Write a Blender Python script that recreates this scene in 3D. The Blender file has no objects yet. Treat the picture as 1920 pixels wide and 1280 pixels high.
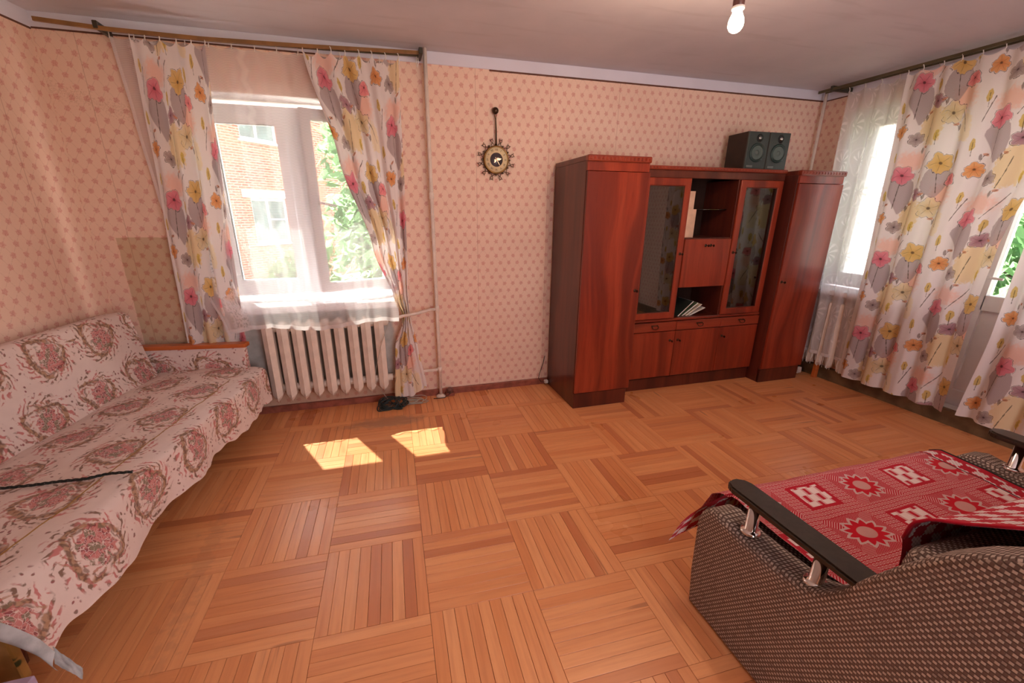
import bpy, bmesh, math, random
from mathutils import Vector, Matrix, noise as mnoise
random.seed(7)
PI = math.pi
scene = bpy.context.scene
COL = scene.collection

# ------------------------------------------------------------------ camera, sky, sun, exposure
CAM_F, CAM_YAW, CAM_PITCH, CAM_ROLL, CAM_CX, CAM_CY, CAM_H = 790.08, .2770, .3206, .0029, 943.1, 661.97, 1.5
def cam_axes():
    cy, sy, cp, sp = math.cos(CAM_YAW), math.sin(CAM_YAW), math.cos(CAM_PITCH), math.sin(CAM_PITCH)
    f = Vector((sy*cp, cy*cp, -sp)); r = Vector((cy, -sy, 0)); u = r.cross(f)
    c, s = math.cos(CAM_ROLL), math.sin(CAM_ROLL)
    return r*c + u*s, u*c - r*s, f
CR, CU, CF = cam_axes()
cam_data = bpy.data.cameras.new('camera')
cam = bpy.data.objects.new('camera', cam_data); COL.objects.link(cam)
cam_data.sensor_fit = 'HORIZONTAL'; cam_data.sensor_width = 36.0
cam_data.lens = CAM_F*36/1920
cam_data.shift_x = (960-CAM_CX)/1920; cam_data.shift_y = (CAM_CY-640)/1920
cam_data.clip_start = .02; cam_data.clip_end = 300
cam.matrix_world = Matrix(((CR.x, CU.x, -CF.x, 0), (CR.y, CU.y, -CF.y, 0), (CR.z, CU.z, -CF.z, CAM_H), (0, 0, 0, 1)))
scene.camera = cam

world = bpy.data.worlds.new('sky'); scene.world = world; world.use_nodes = True
wn = world.node_tree.nodes; wl = world.node_tree.links; wn.clear()
sky = wn.new('ShaderNodeTexSky'); sky.sky_type = 'NISHITA'; sky.sun_disc = False
sky.sun_elevation = math.radians(55); sky.sun_rotation = math.radians(-25); sky.dust_density = 3.0; sky.air_density = 1.0
SKY_STRENGTH = .62
skymix = wn.new('ShaderNodeMix'); skymix.data_type = 'RGBA'; skymix.inputs[0].default_value = .8
wl.new(sky.outputs[0], skymix.inputs[6]); skymix.inputs[7].default_value = (7.4, 6.8, 7.0, 1)
bgn = wn.new('ShaderNodeBackground'); bgn.inputs[1].default_value = SKY_STRENGTH
won = wn.new('ShaderNodeOutputWorld'); wl.new(skymix.outputs[2], bgn.inputs[0]); wl.new(bgn.outputs[0], won.inputs[0])

sun_data = bpy.data.lights.new('sun', 'SUN'); sun_data.energy = 92.0; sun_data.angle = math.radians(.53); sun_data.color = (1, .93, .82)
sun = bpy.data.objects.new('sun', sun_data); COL.objects.link(sun)
SUN_EL = math.radians(55.5); SUN_H = Vector((.43, -.9)).normalized()
sdir = Vector((SUN_H.x*math.cos(SUN_EL), SUN_H.y*math.cos(SUN_EL), -math.sin(SUN_EL)))
sun.rotation_euler = sdir.to_track_quat('-Z', 'Y').to_euler()
sun.location = (-6, 16, 14)

vs = scene.view_settings
vs.view_transform = 'Standard'; vs.look = 'None'; vs.exposure = 0.56; vs.gamma = 1.0; vs.use_curve_mapping = False
scene.display_settings.display_device = 'sRGB'
scene.cycles.transparent_max_bounces = 12
scene.cycles.max_bounces = 6; scene.cycles.diffuse_bounces = 4; scene.cycles.glossy_bounces = 3; scene.cycles.transmission_bounces = 4
scene.cycles.use_adaptive_sampling = True; scene.cycles.adaptive_threshold = .035
scene.cycles.caustics_reflective = False; scene.cycles.caustics_refractive = False
scene.cycles.sample_clamp_indirect = 6.0

# ------------------------------------------------------------------ node helpers: expressions become math nodes
NT = None
class F:
    def __init__(s, o): s.o = o
    def __add__(s, b): return fm('ADD', s, b)
    __radd__ = __add__
    def __sub__(s, b): return fm('SUBTRACT', s, b)
    def __rsub__(s, b): return fm('SUBTRACT', b, s)
    def __mul__(s, b): return fm('MULTIPLY', s, b)
    __rmul__ = __mul__
    def __truediv__(s, b): return fm('DIVIDE', s, b)
    def __neg__(s): return fm('MULTIPLY', s, -1)
def link(v, inp):
    if isinstance(v, F): NT.links.new(v.o, inp)
    elif isinstance(v, bpy.types.NodeSocket): NT.links.new(v, inp)
    else: inp.default_value = v
def fm(op, *a, clamp=False):
    n = NT.nodes.new('ShaderNodeMath'); n.operation = op; n.use_clamp = clamp
    for i, v in enumerate(a): link(v, n.inputs[i])
    return F(n.outputs[0])
def fabs(a): return fm('ABSOLUTE', a)
def ffract(a): return fm('FRACT', a)
def ffloor(a): return fm('FLOOR', a)
def fmin(a, b): return fm('MINIMUM', a, b)
def fmax(a, b): return fm('MAXIMUM', a, b)
def fsin(a): return fm('SINE', a)
def fcos(a): return fm('COSINE', a)
def fsqrt(a): return fm('SQRT', a)
def fatan2(y, x): return fm('ARCTAN2', y, x)
def fclamp(a): return fm('ADD', a, 0.0, clamp=True)
def fgt(a, b): return fm('GREATER_THAN', a, b)
def flt(a, b): return fm('LESS_THAN', a, b)
def fmod2(a): return fm('FLOORED_MODULO', a, 2.0)
def step(x, e0, e1, lo=0.0, hi=1.0):
    n = NT.nodes.new('ShaderNodeMapRange'); n.interpolation_type = 'SMOOTHSTEP'
    link(x, n.inputs[0]); link(e0, n.inputs[1]); link(e1, n.inputs[2]); n.inputs[3].default_value = lo; n.inputs[4].default_value = hi
    return F(n.outputs[0])
def below(x, e, w): return step(x, e-w if not isinstance(e, F) else e-w, e+w if not isinstance(e, F) else e+w, 1.0, 0.0)
def comb(x=0.0, y=0.0, z=0.0):
    n = NT.nodes.new('ShaderNodeCombineXYZ')
    link(x, n.inputs[0]); link(y, n.inputs[1]); link(z, n.inputs[2]); return n.outputs[0]
def sep(v):
    n = NT.nodes.new('ShaderNodeSeparateXYZ'); link(v, n.inputs[0]); return F(n.outputs[0]), F(n.outputs[1]), F(n.outputs[2])
def position():
    return sep(NT.nodes.new('ShaderNodeNewGeometry').outputs['Position'])
def objcoord():
    return sep(NT.nodes.new('ShaderNodeTexCoord').outputs['Object'])
def uvco():
    return sep(NT.nodes.new('ShaderNodeTexCoord').outputs['UV'])
def objrand(): return F(NT.nodes.new('ShaderNodeObjectInfo').outputs['Random'])
def islandrand(): return F(NT.nodes.new('ShaderNodeNewGeometry').outputs['Random Per Island'])
def noise(v, scale, detail=2.0, rough=.5, color=False):
    n = NT.nodes.new('ShaderNodeTexNoise'); link(v, n.inputs['Vector']); n.inputs['Scale'].default_value = scale
    n.inputs['Detail'].default_value = detail; n.inputs['Roughness'].default_value = rough
    return n.outputs['Color'] if color else F(n.outputs['Fac'])
def voro(v, scale, feature='F1', out='Distance', rnd=1.0):
    n = NT.nodes.new('ShaderNodeTexVoronoi'); n.feature = feature; link(v, n.inputs['Vector']); n.inputs['Scale'].default_value = scale
    n.inputs['Randomness'].default_value = rnd
    return F(n.outputs[out]) if out == 'Distance' else n.outputs[out]
def whitenoise(v):
    n = NT.nodes.new('ShaderNodeTexWhiteNoise'); n.noise_dimensions = '2D'; link(v, n.inputs['Vector']); return F(n.outputs['Value'])
def rgb(*c):
    """sRGB 0-255 to linear"""
    out = []
    for v in c:
        v /= 255.0
        out.append(v/12.92 if v <= .04045 else ((v+.055)/1.055)**2.4)
    return (*out, 1.0)
def mix(f, a, b, mode='MIX'):
    n = NT.nodes.new('ShaderNodeMix'); n.data_type = 'RGBA'; n.blend_type = mode; n.clamp_factor = True
    link(f, n.inputs[0]); link(a, n.inputs[6]); link(b, n.inputs[7]); return n.outputs[2]
def bump(h, strength=.3, dist=.002):
    n = NT.nodes.new('ShaderNodeBump'); n.inputs['Strength'].default_value = strength; n.inputs['Distance'].default_value = dist
    link(h, n.inputs['Height']); return n.outputs[0]
def begin(name):
    global NT
    m = bpy.data.materials.new(name); m.use_nodes = True; NT = m.node_tree; NT.nodes.clear(); return m
def shader_out(s):
    o = NT.nodes.new('ShaderNodeOutputMaterial'); NT.links.new(s, o.inputs[0])
def principled(col, rough=.6, metal=0.0, spec=.4, normal=None, coat=0.0, emit=None, emit_s=0.0, sheen=0.0):
    n = NT.nodes.new('ShaderNodeBsdfPrincipled')
    link(col, n.inputs['Base Color']); link(rough, n.inputs['Roughness']); link(metal, n.inputs['Metallic']); link(spec, n.inputs['Specular IOR Level'])
    n.inputs['Coat Weight'].default_value = coat; n.inputs['Coat Roughness'].default_value = .12
    n.inputs['Sheen Weight'].default_value = sheen
    if normal is not None: link(normal, n.inputs['Normal'])
    if emit is not None: link(emit, n.inputs['Emission Color']); n.inputs['Emission Strength'].default_value = emit_s
    return n.outputs[0]
def mixsh(f, a, b):
    n = NT.nodes.new('ShaderNodeMixShader'); link(f, n.inputs[0]); NT.links.new(a, n.inputs[1]); NT.links.new(b, n.inputs[2]); return n.outputs[0]
def bsdf(kind, col=None, rough=None, normal=None):
    n = NT.nodes.new('ShaderNodeBsdf'+kind)
    if col is not None: link(col, n.inputs['Color'])
    if rough is not None: n.inputs['Roughness'].default_value = rough
    if normal is not None: link(normal, n.inputs['Normal'])
    return n.outputs[0]
def plain(name, c, rough=.5, metal=0.0, spec=.4, var=.12, scale=12.0, bmp=0.0, coat=0.0):
    """one colour with slight mottling and fine relief"""
    m = begin(name); x, y, z = objcoord(); v = comb(x, y, z)
    n = noise(v, scale, 3.0)
    dark = tuple(k*(1-var) for k in c[:3])+(1,); lite = tuple(min(1, k*(1+var)) for k in c[:3])+(1,)
    nrm = bump(noise(v, scale*12, 2.0), bmp, .002) if bmp else None
    shader_out(principled(mix(step(n, .3, .7), dark, lite), rough, metal, spec, nrm, coat)); return m

M = {}
# ------------------------------------------------------------------ materials: room
def wallpaper(name, axis, old_patch=False, plaster=False):
    m = begin(name); X, Y, Z = position(); u = X if axis == 'x' else Y
    px, row = .0726, .057
    r = Z/row; ri = ffloor(r); fx = u/px + fmod2(ri)*.5; cxi = ffloor(fx)
    rnd = whitenoise(comb(cxi, ri))
    a = (ffract(fx)-.5)*px; b = (ffract(r)-.5)*row
    wob = noise(comb(u, Z, 0.0), 90.0, 2.0)-.5
    d = fsqrt(a*a+b*b); ang = fatan2(b, a)
    petal = d - .0020*fsin(ang*5.0+rnd*6.0) + wob*.016
    rose = below(petal, .0150, .003)
    scr = noise(comb(u, Z, 0.0), 330.0, 1.0)
    inner = step(scr, .48, .58)*rose*step(noise(comb(u, Z, 4.0), 150.0, 1.0), .36, .5)
    # trellis: diagonals joining the roses, drawn as a broken sprig line
    g1 = fabs(ffract(u/px - r*.5 + .25)-.5); g2 = fabs(ffract(u/px + r*.5 - .25)-.5)
    g = fmin(g1, g2)
    tre = below(g + wob*.05, .026, .014)*step(noise(comb(u, Z, 0.0), 150.0, 1.0), .36, .50)
    big = noise(comb(X, Y, Z), 1.3, 3.0)
    base = mix(step(big, .3, .7), rgb(227, 192, 172), rgb(235, 202, 182))
    c = mix(tre*.30, base, rgb(176, 140, 120))
    c = mix(rose*.50, c, rgb(218, 150, 140)); c = mix(inner*.62, c, rgb(186, 104, 100))
    # seams between the strips of paper
    st = fabs(ffract((u-.755)/.583)-.5)
    c = mix(step(st, .4955, .4985)*.38, c, rgb(150, 96, 78))
    # grime spots low down
    spots = step(noise(comb(X, Y, Z), 5.5, 3.0), .62, .78)*below(Z, .75, .5)
    c = mix(spots*.28, c, rgb(140, 104, 84))
    if old_patch:
        e = noise(comb(u, Z, 0.0), 14.0, 2.0)*.02
        pm = step(u+e, -1.64, -1.632)*below(u, -1.1, .02)*below(Z+e, 1.352, .003)
        c = mix(pm, c, (.74, .73, .62, 1), 'MULTIPLY')
        stain = below(fabs(Z-2.1+(u+1.5)*.3+wob*.3), .012, .008)*below(u, -1.2, .1)
        c = mix(stain*.25, c, rgb(160, 110, 84))
    if plaster:
        e = noise(comb(u, Z, 0.0), 9.0, 3.0)*.10
        pm = step(u+e, -1.12, -1.08)*below(u+e, .10, .03)*step(Z+e*.6, .215, .25)*below(Z, .9, .01)
        gp = mix(noise(comb(u, Z, 0.0), 16.0, 4.0), rgb(150, 146, 140), rgb(206, 202, 196))
        c = mix(pm, c, gp)
        lo = below(Z, .215, .03)*step(u, -1.2, -1.1)*below(u, .1, .05)
        c = mix(lo*.45, c, rgb(150, 112, 78))
    shader_out(principled(c, .75, 0, .25)); return m
M['paper_back'] = wallpaper('wallpaper_back', 'x', True, True)
M['paper_side'] = wallpaper('wallpaper_side', 'y')
M['paper_right'] = wallpaper('wallpaper_right', 'y')
def mk_ceiling():
    m = begin('ceiling_whitewash'); X, Y, Z = position(); v = comb(X, Y, Z)
    a = noise(v, 1.1, 4.0, .6); s = noise(comb(X*.6, Y*5.0, Z), 3.0, 4.0)
    c = mix(step(a, .3, .7), rgb(198, 194, 202), rgb(212, 206, 213)); c = mix(step(s, .55, .75)*.3, c, rgb(180, 172, 178))
    shader_out(principled(c, .85, 0, .2)); return m
M['ceiling'] = mk_ceiling()
M['white_band'] = plain('white_band', rgb(214, 210, 222), .7, var=.03, scale=4, bmp=.06)
M['plaster_white'] = plain('plaster_white', rgb(228, 224, 224), .75, var=.05, scale=6, bmp=.06)
M['dark_line'] = plain('edge_shadow_gap', rgb(96, 58, 44), .7)
M['baseboard'] = plain('baseboard_brown', rgb(142, 78, 62), .45, var=.25, scale=18, bmp=.1)
M['baseboard_dark'] = plain('baseboard_worn', rgb(108, 88, 66), .4, var=.35, scale=9, bmp=.1)
M['subfloor'] = plain('subfloor', rgb(70, 42, 26), .9)
def mk_parquet():
    m = begin('parquet'); u, v, w = uvco(); X, Y, Z = position()
    rnd = ffract(objrand()*7.31 + islandrand()*3.77)
    rnd2 = ffract(rnd*13.7+.31)
    off = rnd*57.0
    g = noise(comb(u*3.0+off, v*55.0+off, off), 1.0, 4.0, .6)
    g2 = noise(comb(u*1.6+off, v*26.0, off), 1.0, 2.0)
    streak = step(noise(comb(u*2.2+off, v*34.0+off*2.0, off), 1.0, 2.0), .66, .76)
    lightc = mix(rnd2, rgb(226, 148, 94), rgb(240, 169, 114))
    darkc = mix(rnd2, rgb(188, 110, 70), rgb(204, 124, 80))
    c = mix(step(rnd, .74, .98)*.85, lightc, darkc)
    c = mix(step(g, .35, .75)*.30, c, rgb(184, 104, 64))
    c = mix(step(g2, .5, .8)*.22, c, rgb(234, 180, 134))
    c = mix(streak*.5*step(rnd2, .45, .7), c, rgb(136, 72, 48))
    # worn grey scuffs where the varnish is gone
    e = noise(comb(X, Y, 0.0), 9.0, 4.0, .65); e2 = noise(comb(X, Y, 3.0), 26.0, 3.0)
    dx = (X+.06)/.34; dy = (Y-2.99)/.10
    w1 = below(fsqrt(dx*dx+dy*dy)+(e-.5)*1.6, .80, .35)
    dx2 = (X+.90+(Y-2.0)*.05)/.07; dy2 = (Y-1.85)/.8
    w2 = below(fsqrt(dx2*dx2+dy2*dy2)+(e2-.5)*3.0, .55, .3)
    c = mix(w1*.5, c, rgb(126, 104, 92)); c = mix(w2*.14, c, rgb(120, 92, 76))
    wear = noise(comb(X, Y, 0.0), 2.2, 3.0)
    ro = step(wear, .3, .75, .27, .42)
    shader_out(principled(c, ro, 0, .5)); return m
M['parquet'] = mk_parquet()
def mk_glass():
    m = begin('window_glass')
    fr = NT.nodes.new('ShaderNodeFresnel'); fr.inputs[0].default_value = 1.45
    x, y, z = objcoord(); sm = noise(comb(x, y, z), 3.0, 3.0)
    t = bsdf('Transparent', mix(sm, rgb(244, 250, 248), rgb(252, 254, 253))); g = bsdf('Glossy', (.9, .95, .92, 1), .02)
    shader_out(mixsh(F(fr.outputs[0])*.9, t, g)); return m
M['glass'] = mk_glass()
def mk_cabglass():
    m = begin('cabinet_glass')
    fr = NT.nodes.new('ShaderNodeFresnel'); fr.inputs[0].default_value = 1.9
    x, y, z = objcoord(); sm = noise(comb(x, y, z), 5.0, 3.0)
    t = bsdf('Transparent', mix(sm, rgb(196, 206, 196), rgb(214, 222, 212))); g = bsdf('Glossy', (.95, .97, .95, 1), .015)
    shader_out(mixsh(F(fr.outputs[0])*.95+.03, t, g)); return m
M['cab_glass'] = mk_cabglass()
M['upvc'] = plain('white_plastic', rgb(236, 234, 238), .35, var=.02)
M['gasket'] = plain('rubber_gasket', rgb(60, 58, 62), .6)
M['paint_pipe'] = plain('cream_pipe_paint', rgb(222, 204, 192), .4, var=.06, scale=25, bmp=.08)
M['paint_rad'] = plain('radiator_paint', rgb(222, 206, 194), .42, var=.07, scale=14, bmp=.10)
M['brass'] = plain('aged_brass', rgb(120, 92, 48), .35, .9, .5, .3, 30)
M['rail'] = plain('wood_look_rail', rgb(134, 96, 56), .4, var=.22, scale=9)
M['rail_green'] = plain('dark_rail', rgb(84, 74, 50), .4, var=.2, scale=9)
M['rail_dark'] = plain('rail_bracket', rgb(70, 66, 56), .4, .5)
M['hook'] = plain('plastic_hook', rgb(226, 220, 214), .4)
M['black_plastic'] = plain('black_plastic', rgb(26, 27, 27), .4, bmp=.05)
M['cable_black'] = plain('black_cable', rgb(30, 36, 34), .45)
M['cable_grey'] = plain('grey_cable', rgb(170, 156, 142), .5)

# ------------------------------------------------------------------ materials: cloth
def motif_tools(x, y, K=1.0):
    wob = noise(comb(x, y, 0.0), 60.0, 1.0)-.5; brk = step(noise(comb(x, y, 2.0), 22.0, 1.0), .36, .46)
    def polar(cx, cy, sx=1.0, sy=1.0):
        dx = (x-cx)/sx; dy = (y-cy)/sy
        return fsqrt(dx*dx+dy*dy), fatan2(dy, dx)
    def flower(c, cx, cy, r, n, rot, fill, centre, line=rgb(70, 50, 48), squash=.8, fs=.9):
        d, a = polar(cx*K, cy*K, 1.0, squash)
        rad = fabs(fcos(a*(n*.5)+rot))*(.26*r) + (r*.74) + wob*(.35*r)
        inside = below(d-rad, 0.0, .003)
        c = mix(inside*fs, c, fill)
        c = mix(inside*below(d, r*.42, r*.25)*.45, c, centre)
        rays = below(fabs(fsin(a*(n*.5)+rot)), .10, .06)*below(d, r*.75, .01)*step(d, r*.12, r*.22)
        c = mix(rays*.5, c, line)
        edge = below(fabs(d-rad*1.04-.002), .0016, .0012)*brk
        c = mix(edge*.85, c, line)
        return mix(below(d, r*.14, .004)*.8, c, line)
    def blob(c, cx, cy, sx, sy, col, soft=.3, k=.8):
        d, a = polar(cx*K, cy*K, sx, sy)
        return mix(below(d+wob*.9, 1.0, soft)*k, c, col)
    def hatch(c, cx, cy, sx, sy, cut, col=rgb(170, 148, 150)):
        cx, cy = cx*K, cy*K; d, a = polar(cx, cy, sx, sy)
        cutm = step((x-cx)*cut[0]+(y-cy)*cut[1], cut[2]-.004, cut[2]+.004)
        mk = below(d+wob*.15, 1.0, .03)*cutm
        lines = fclamp(fsin((x*.6+y)*900.0+wob*8.0)*.8)
        return mix(mk*.72, c, mix(lines*.5, col, rgb(128, 104, 108)))
    def stem(c, ax, ay, bx, by, w=.0022, col=rgb(84, 72, 62), k=.8):
        bx, by = ax*K+(bx-ax), ay*K+(by-ay); ax, ay = ax*K, ay*K; ux, uy = bx-ax, by-ay; L2 = ux*ux+uy*uy
        t = fclamp(((x-ax)*ux+(y-ay)*uy)*(1/L2))
        dx = (x-ax)-t*ux; dy = (y-ay)-t*uy
        d = fsqrt(dx*dx+dy*dy)+wob*.006
        return mix(below(d, w, .0012)*k, c, col)
    return flower, blob, hatch, stem
def mk_curtain():
    m = begin('flower_print_curtain'); u, v, w_ = uvco()
    W, Hh = .72*.78, .66*.78
    u0, v0 = u*.84, v*.84; ci = ffloor(u0/W); x = ffract(u0/W)*W; y = ffract((v0+ci*(Hh*.5))/Hh)*Hh
    flower, blob, hatch, stem = motif_tools(x, y, .78)
    white = rgb(236, 226, 224); pink = rgb(224, 130, 144); ochre = rgb(222, 182, 110); pale = rgb(222, 200, 152); orange = rgb(228, 158, 92)
    mauve = rgb(178, 134, 142); yellow = rgb(212, 178, 84); dark = rgb(70, 52, 50)
    c = mix(0.0, white, white)
    c = blob(c, .37, .14, .085, .11, rgb(232, 204, 150), .12, .75)
    c = blob(c, .60, .30, .07, .07, rgb(240, 176, 148), .5, .7)
    c = blob(c, .25, .56, .09, .05, rgb(240, 176, 150), .5, .6)
    c = blob(c, .66, .08, .045, .09, rgb(236, 214, 168), .2, .6)
    c = hatch(c, .20, .31, .085, .12, (.8, .6, -.05)); c = hatch(c, .52, .40, .08, .09, (-.8, .5, -.06))
    c = stem(c, .20, .42, .19, .25); c = stem(c, .50, .50, .53, .36); c = stem(c, .36, .20, .33, .05); c = stem(c, .60, .22, .66, .10); c = stem(c, .06, .44, .10, .56); c = stem(c, .42, .62, .34, .50)
    c = flower(c, .20, .455, .068, 5, .4, pink, rgb(200, 76, 100), dark)
    c = flower(c, .52, .525, .072, 5, 1.1, ochre, rgb(200, 150, 70), dark)
    c = flower(c, .53, .205, .070, 5, 2.2, pale, rgb(190, 150, 90), dark, .85, .7)
    c = flower(c, .09, .125, .052, 7, .2, orange, rgb(206, 120, 60), dark, .8)
    c = flower(c, .38, .31, .052, 5, 3.0, mauve, rgb(150, 86, 104), dark, .75)
    c = flower(c, .64, .40, .048, 5, .8, rgb(234, 140, 142), rgb(208, 96, 110), dark)
    c = flower(c, .24, .06, .045, 6, 1.6, rgb(176, 156, 152), rgb(130, 106, 108), dark)
    for bx, by, r in ((.36, .42, 1), (.07, .60, .9), (.64, .56, 1), (.44, .07, .8), (.04, .30, .9)):
        c = blob(c, bx, by, .016*r, .034*r, yellow, .12, .85); c = stem(c, bx, by+.015, bx+.004, by-.055, .0016)
    for bx, by, q in ((.30, .22, 1), (.45, .30, -1), (.12, .22, 1), (.58, .12, -1), (.32, .64, 1)):
        c = blob(c, bx+.012*q, by+.010, .016, .007, rgb(206, 138, 104), .2, .8); c = stem(c, bx, by, bx+.028*q, by+.016, .0012, dark, .8); c = stem(c, bx, by, bx-.010*q, by-.030, .0012, dark, .8); c = blob(c, bx-.016*q, by-.012, .007, .016, rgb(132, 112, 106), .2, .75)
    d = bsdf('Diffuse', c, .4); t = bsdf('Translucent', c)
    shader_out(mixsh(.30, d, t)); return m
M['curtain'] = mk_curtain()
def mk_tulle(name, kind):
    m = begin(name); u, v, w_ = uvco()
    net = fmax(below(fabs(ffract(u*230.0)-.5), .13, .08), below(fabs(ffract(v*230.0)-.5), .13, .08))
    if kind == 'lace':
        cy = ffract(v/.26)-.5; ph = ffract(u/.24+ffloor(v/.26)*.5+noise(comb(u, v, 0.0), 6.0, 1.0)*.25)-.5
        d = fsqrt(ph*ph+cy*cy); a = fatan2(cy, ph)
        fan = fclamp(fsin(a*9.0+d*9.0)*1.2)*below(d-fsin(a*2.0)*.08, .36, .05)*step(d, .06, .12)*step(a, -2.2, -1.6)
        curl = below(fabs(d-.42-fsin(a*3.0)*.03), .022, .012)
        pat = fmax(fan, curl*.25)
        al = .56 + net*.12 + pat*.22
    else:
        zig = fabs(ffract(v/.11)-.5)*.05+noise(comb(u, v, 0.0), 9.0, 1.0)*.03
        b1 = (below(fabs(u-.80-zig), .020, .014)+below(fabs(u-1.60-zig), .018, .012))*.35+below(fabs(u-.17-zig), .075, .03)*step(noise(comb(u, v, 1.0), 55.0, 1.0), .40, .50)+below(u, .022, .006)*1.2
        ladder = fclamp(fsin(v*700.0)*.8)*.14
        al = .29 + ladder + below(u, .36, .04)*.16 + fclamp(b1)*.34
    hem = below(v, .028, .004)
    al = fclamp(al+hem*.4)
    c = mix(net, rgb(238, 232, 234), rgb(246, 242, 244))
    cl = mixsh(.55, bsdf('Diffuse', c), bsdf('Translucent', c))
    shader_out(mixsh(al, bsdf('Transparent', (1, 1, 1, 1)), cl)); return m
M['tulle'] = mk_tulle('net_tulle', 'net'); M['lace'] = mk_tulle('lace_tulle', 'lace')
def tapestry_col(u, v):
    W, Hh = .345, .295
    ri = ffloor(v/Hh); fx = u/W+fmod2(ri)*.5
    warp = noise(comb(u, v, 0.0), 20.0, 2.0, color=True); wx, wy, wz = sep(warp)
    a0 = (ffract(fx)-.5)*W+(wx-.5)*.04; b0 = (ffract(v/Hh)-.5)*Hh+(wy-.5)*.04
    d = fsqrt(a0*a0+b0*b0*1.15); ang = fatan2(b0, a0)
    vec = comb(u+(wx-.5)*.03, v+(wy-.5)*.03, 0.0)
    n1 = noise(vec, 60.0, 1.0); n2 = noise(vec, 17.0, 2.0); n3 = noise(vec, 38.0, 2.0); ve = voro(vec, 74.0, 'DISTANCE_TO_EDGE')
    ivory = mix(n2, rgb(218, 196, 188), rgb(230, 210, 202))
    brown, tan, burg, rose, olive = rgb(122, 90, 72), rgb(176, 136, 106), rgb(138, 56, 62), rgb(196, 116, 112), rgb(126, 108, 86)
    def leaves(lo, hi, k, w, sgn):
        """scrolling leaf strokes that curl round the wreath"""
        s = fabs(fsin(ang*k+sgn*d*95.0+(n2-.5)*7.0))
        return below(s, w, .14)*step(d, lo-.006, lo+.006)*below(d+(n3-.5)*.06, hi, .008)*step(n3, .38, .50)
    c = ivory
    c = mix(leaves(.100, .156, 9.0, .60, 1.0)*.92, c, mix(step(n2, .44, .56), brown, rose))
    rr = .100+fsin(ang*3.0+.6)*.014
    part = step(noise(vec, 11.0, 1.0), .36, .44)
    ring = below(fabs(d-rr), .0105, .004)*part
    ring2 = below(fabs(d-rr*.84), .0045, .003)*step(n3, .44, .52)
    curl = leaves(.066, .122, 6.0, .48, -1.0)
    c = mix(fclamp(curl*.85), c, mix(step(n3, .46, .58), tan, rose)); c = mix(ring*.92, c, mix(step(n1, .42, .58), brown, tan)); c = mix(ring2*.7, c, brown)
    dB = fsqrt((a0-.014)*(a0-.014)+(b0+.010)*(b0+.010)*.8)
    bq = below(dB+(n3-.5)*.10, .066, .006)*step(ve+(n1-.5)*.16, .0, .06)
    petals = mix(step(n1, .42, .52), burg, rose); petals = mix(step(noise(vec, 27.0, 1.0), .53, .58), petals, olive)
    c = mix(bq*.9, c, petals)
    gx = (ffract(fx+.5)-.5)*W; gy = b0
    bud = below(voro(vec, 44.0), .26, .07)*below(fabs(gx+(wx-.5)*.02), .022, .006)*step(d, .15, .16)
    c = mix(bud*.85, c, mix(step(n1, .45, .55), burg, brown))
    return c
def mk_tapestry(name, dark=False):
    m = begin(name); u, v, w_ = uvco()
    c = tapestry_col(u, v)
    if dark:
        n = noise(comb(u, v, 0.0), 11.0, 2.0); v1 = voro(comb(u, v, 0.0), 24.0)
        c = mix(step(n, .4, .6), rgb(150, 112, 54), rgb(176, 134, 72)); c = mix(below(v1, .28, .08)*step(n, .42, .5), c, rgb(66, 72, 40)); c = mix(below(v1, .16, .06)*step(n, .52, .56), c, rgb(110, 52, 36))
    wr = noise(comb(u, v, 5.0), 7.0, 3.0)
    shader_out(principled(c, .9, 0, .15, bump(wr, .25, .004), sheen=.15)); return m
M['tapestry'] = mk_tapestry('tapestry_cloth'); M['sofa_olive'] = mk_tapestry('olive_flower_cloth', True)
M['cloth_back'] = plain('cloth_underside', rgb(176, 174, 172), .9, var=.2, scale=22, bmp=.2)
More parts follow.
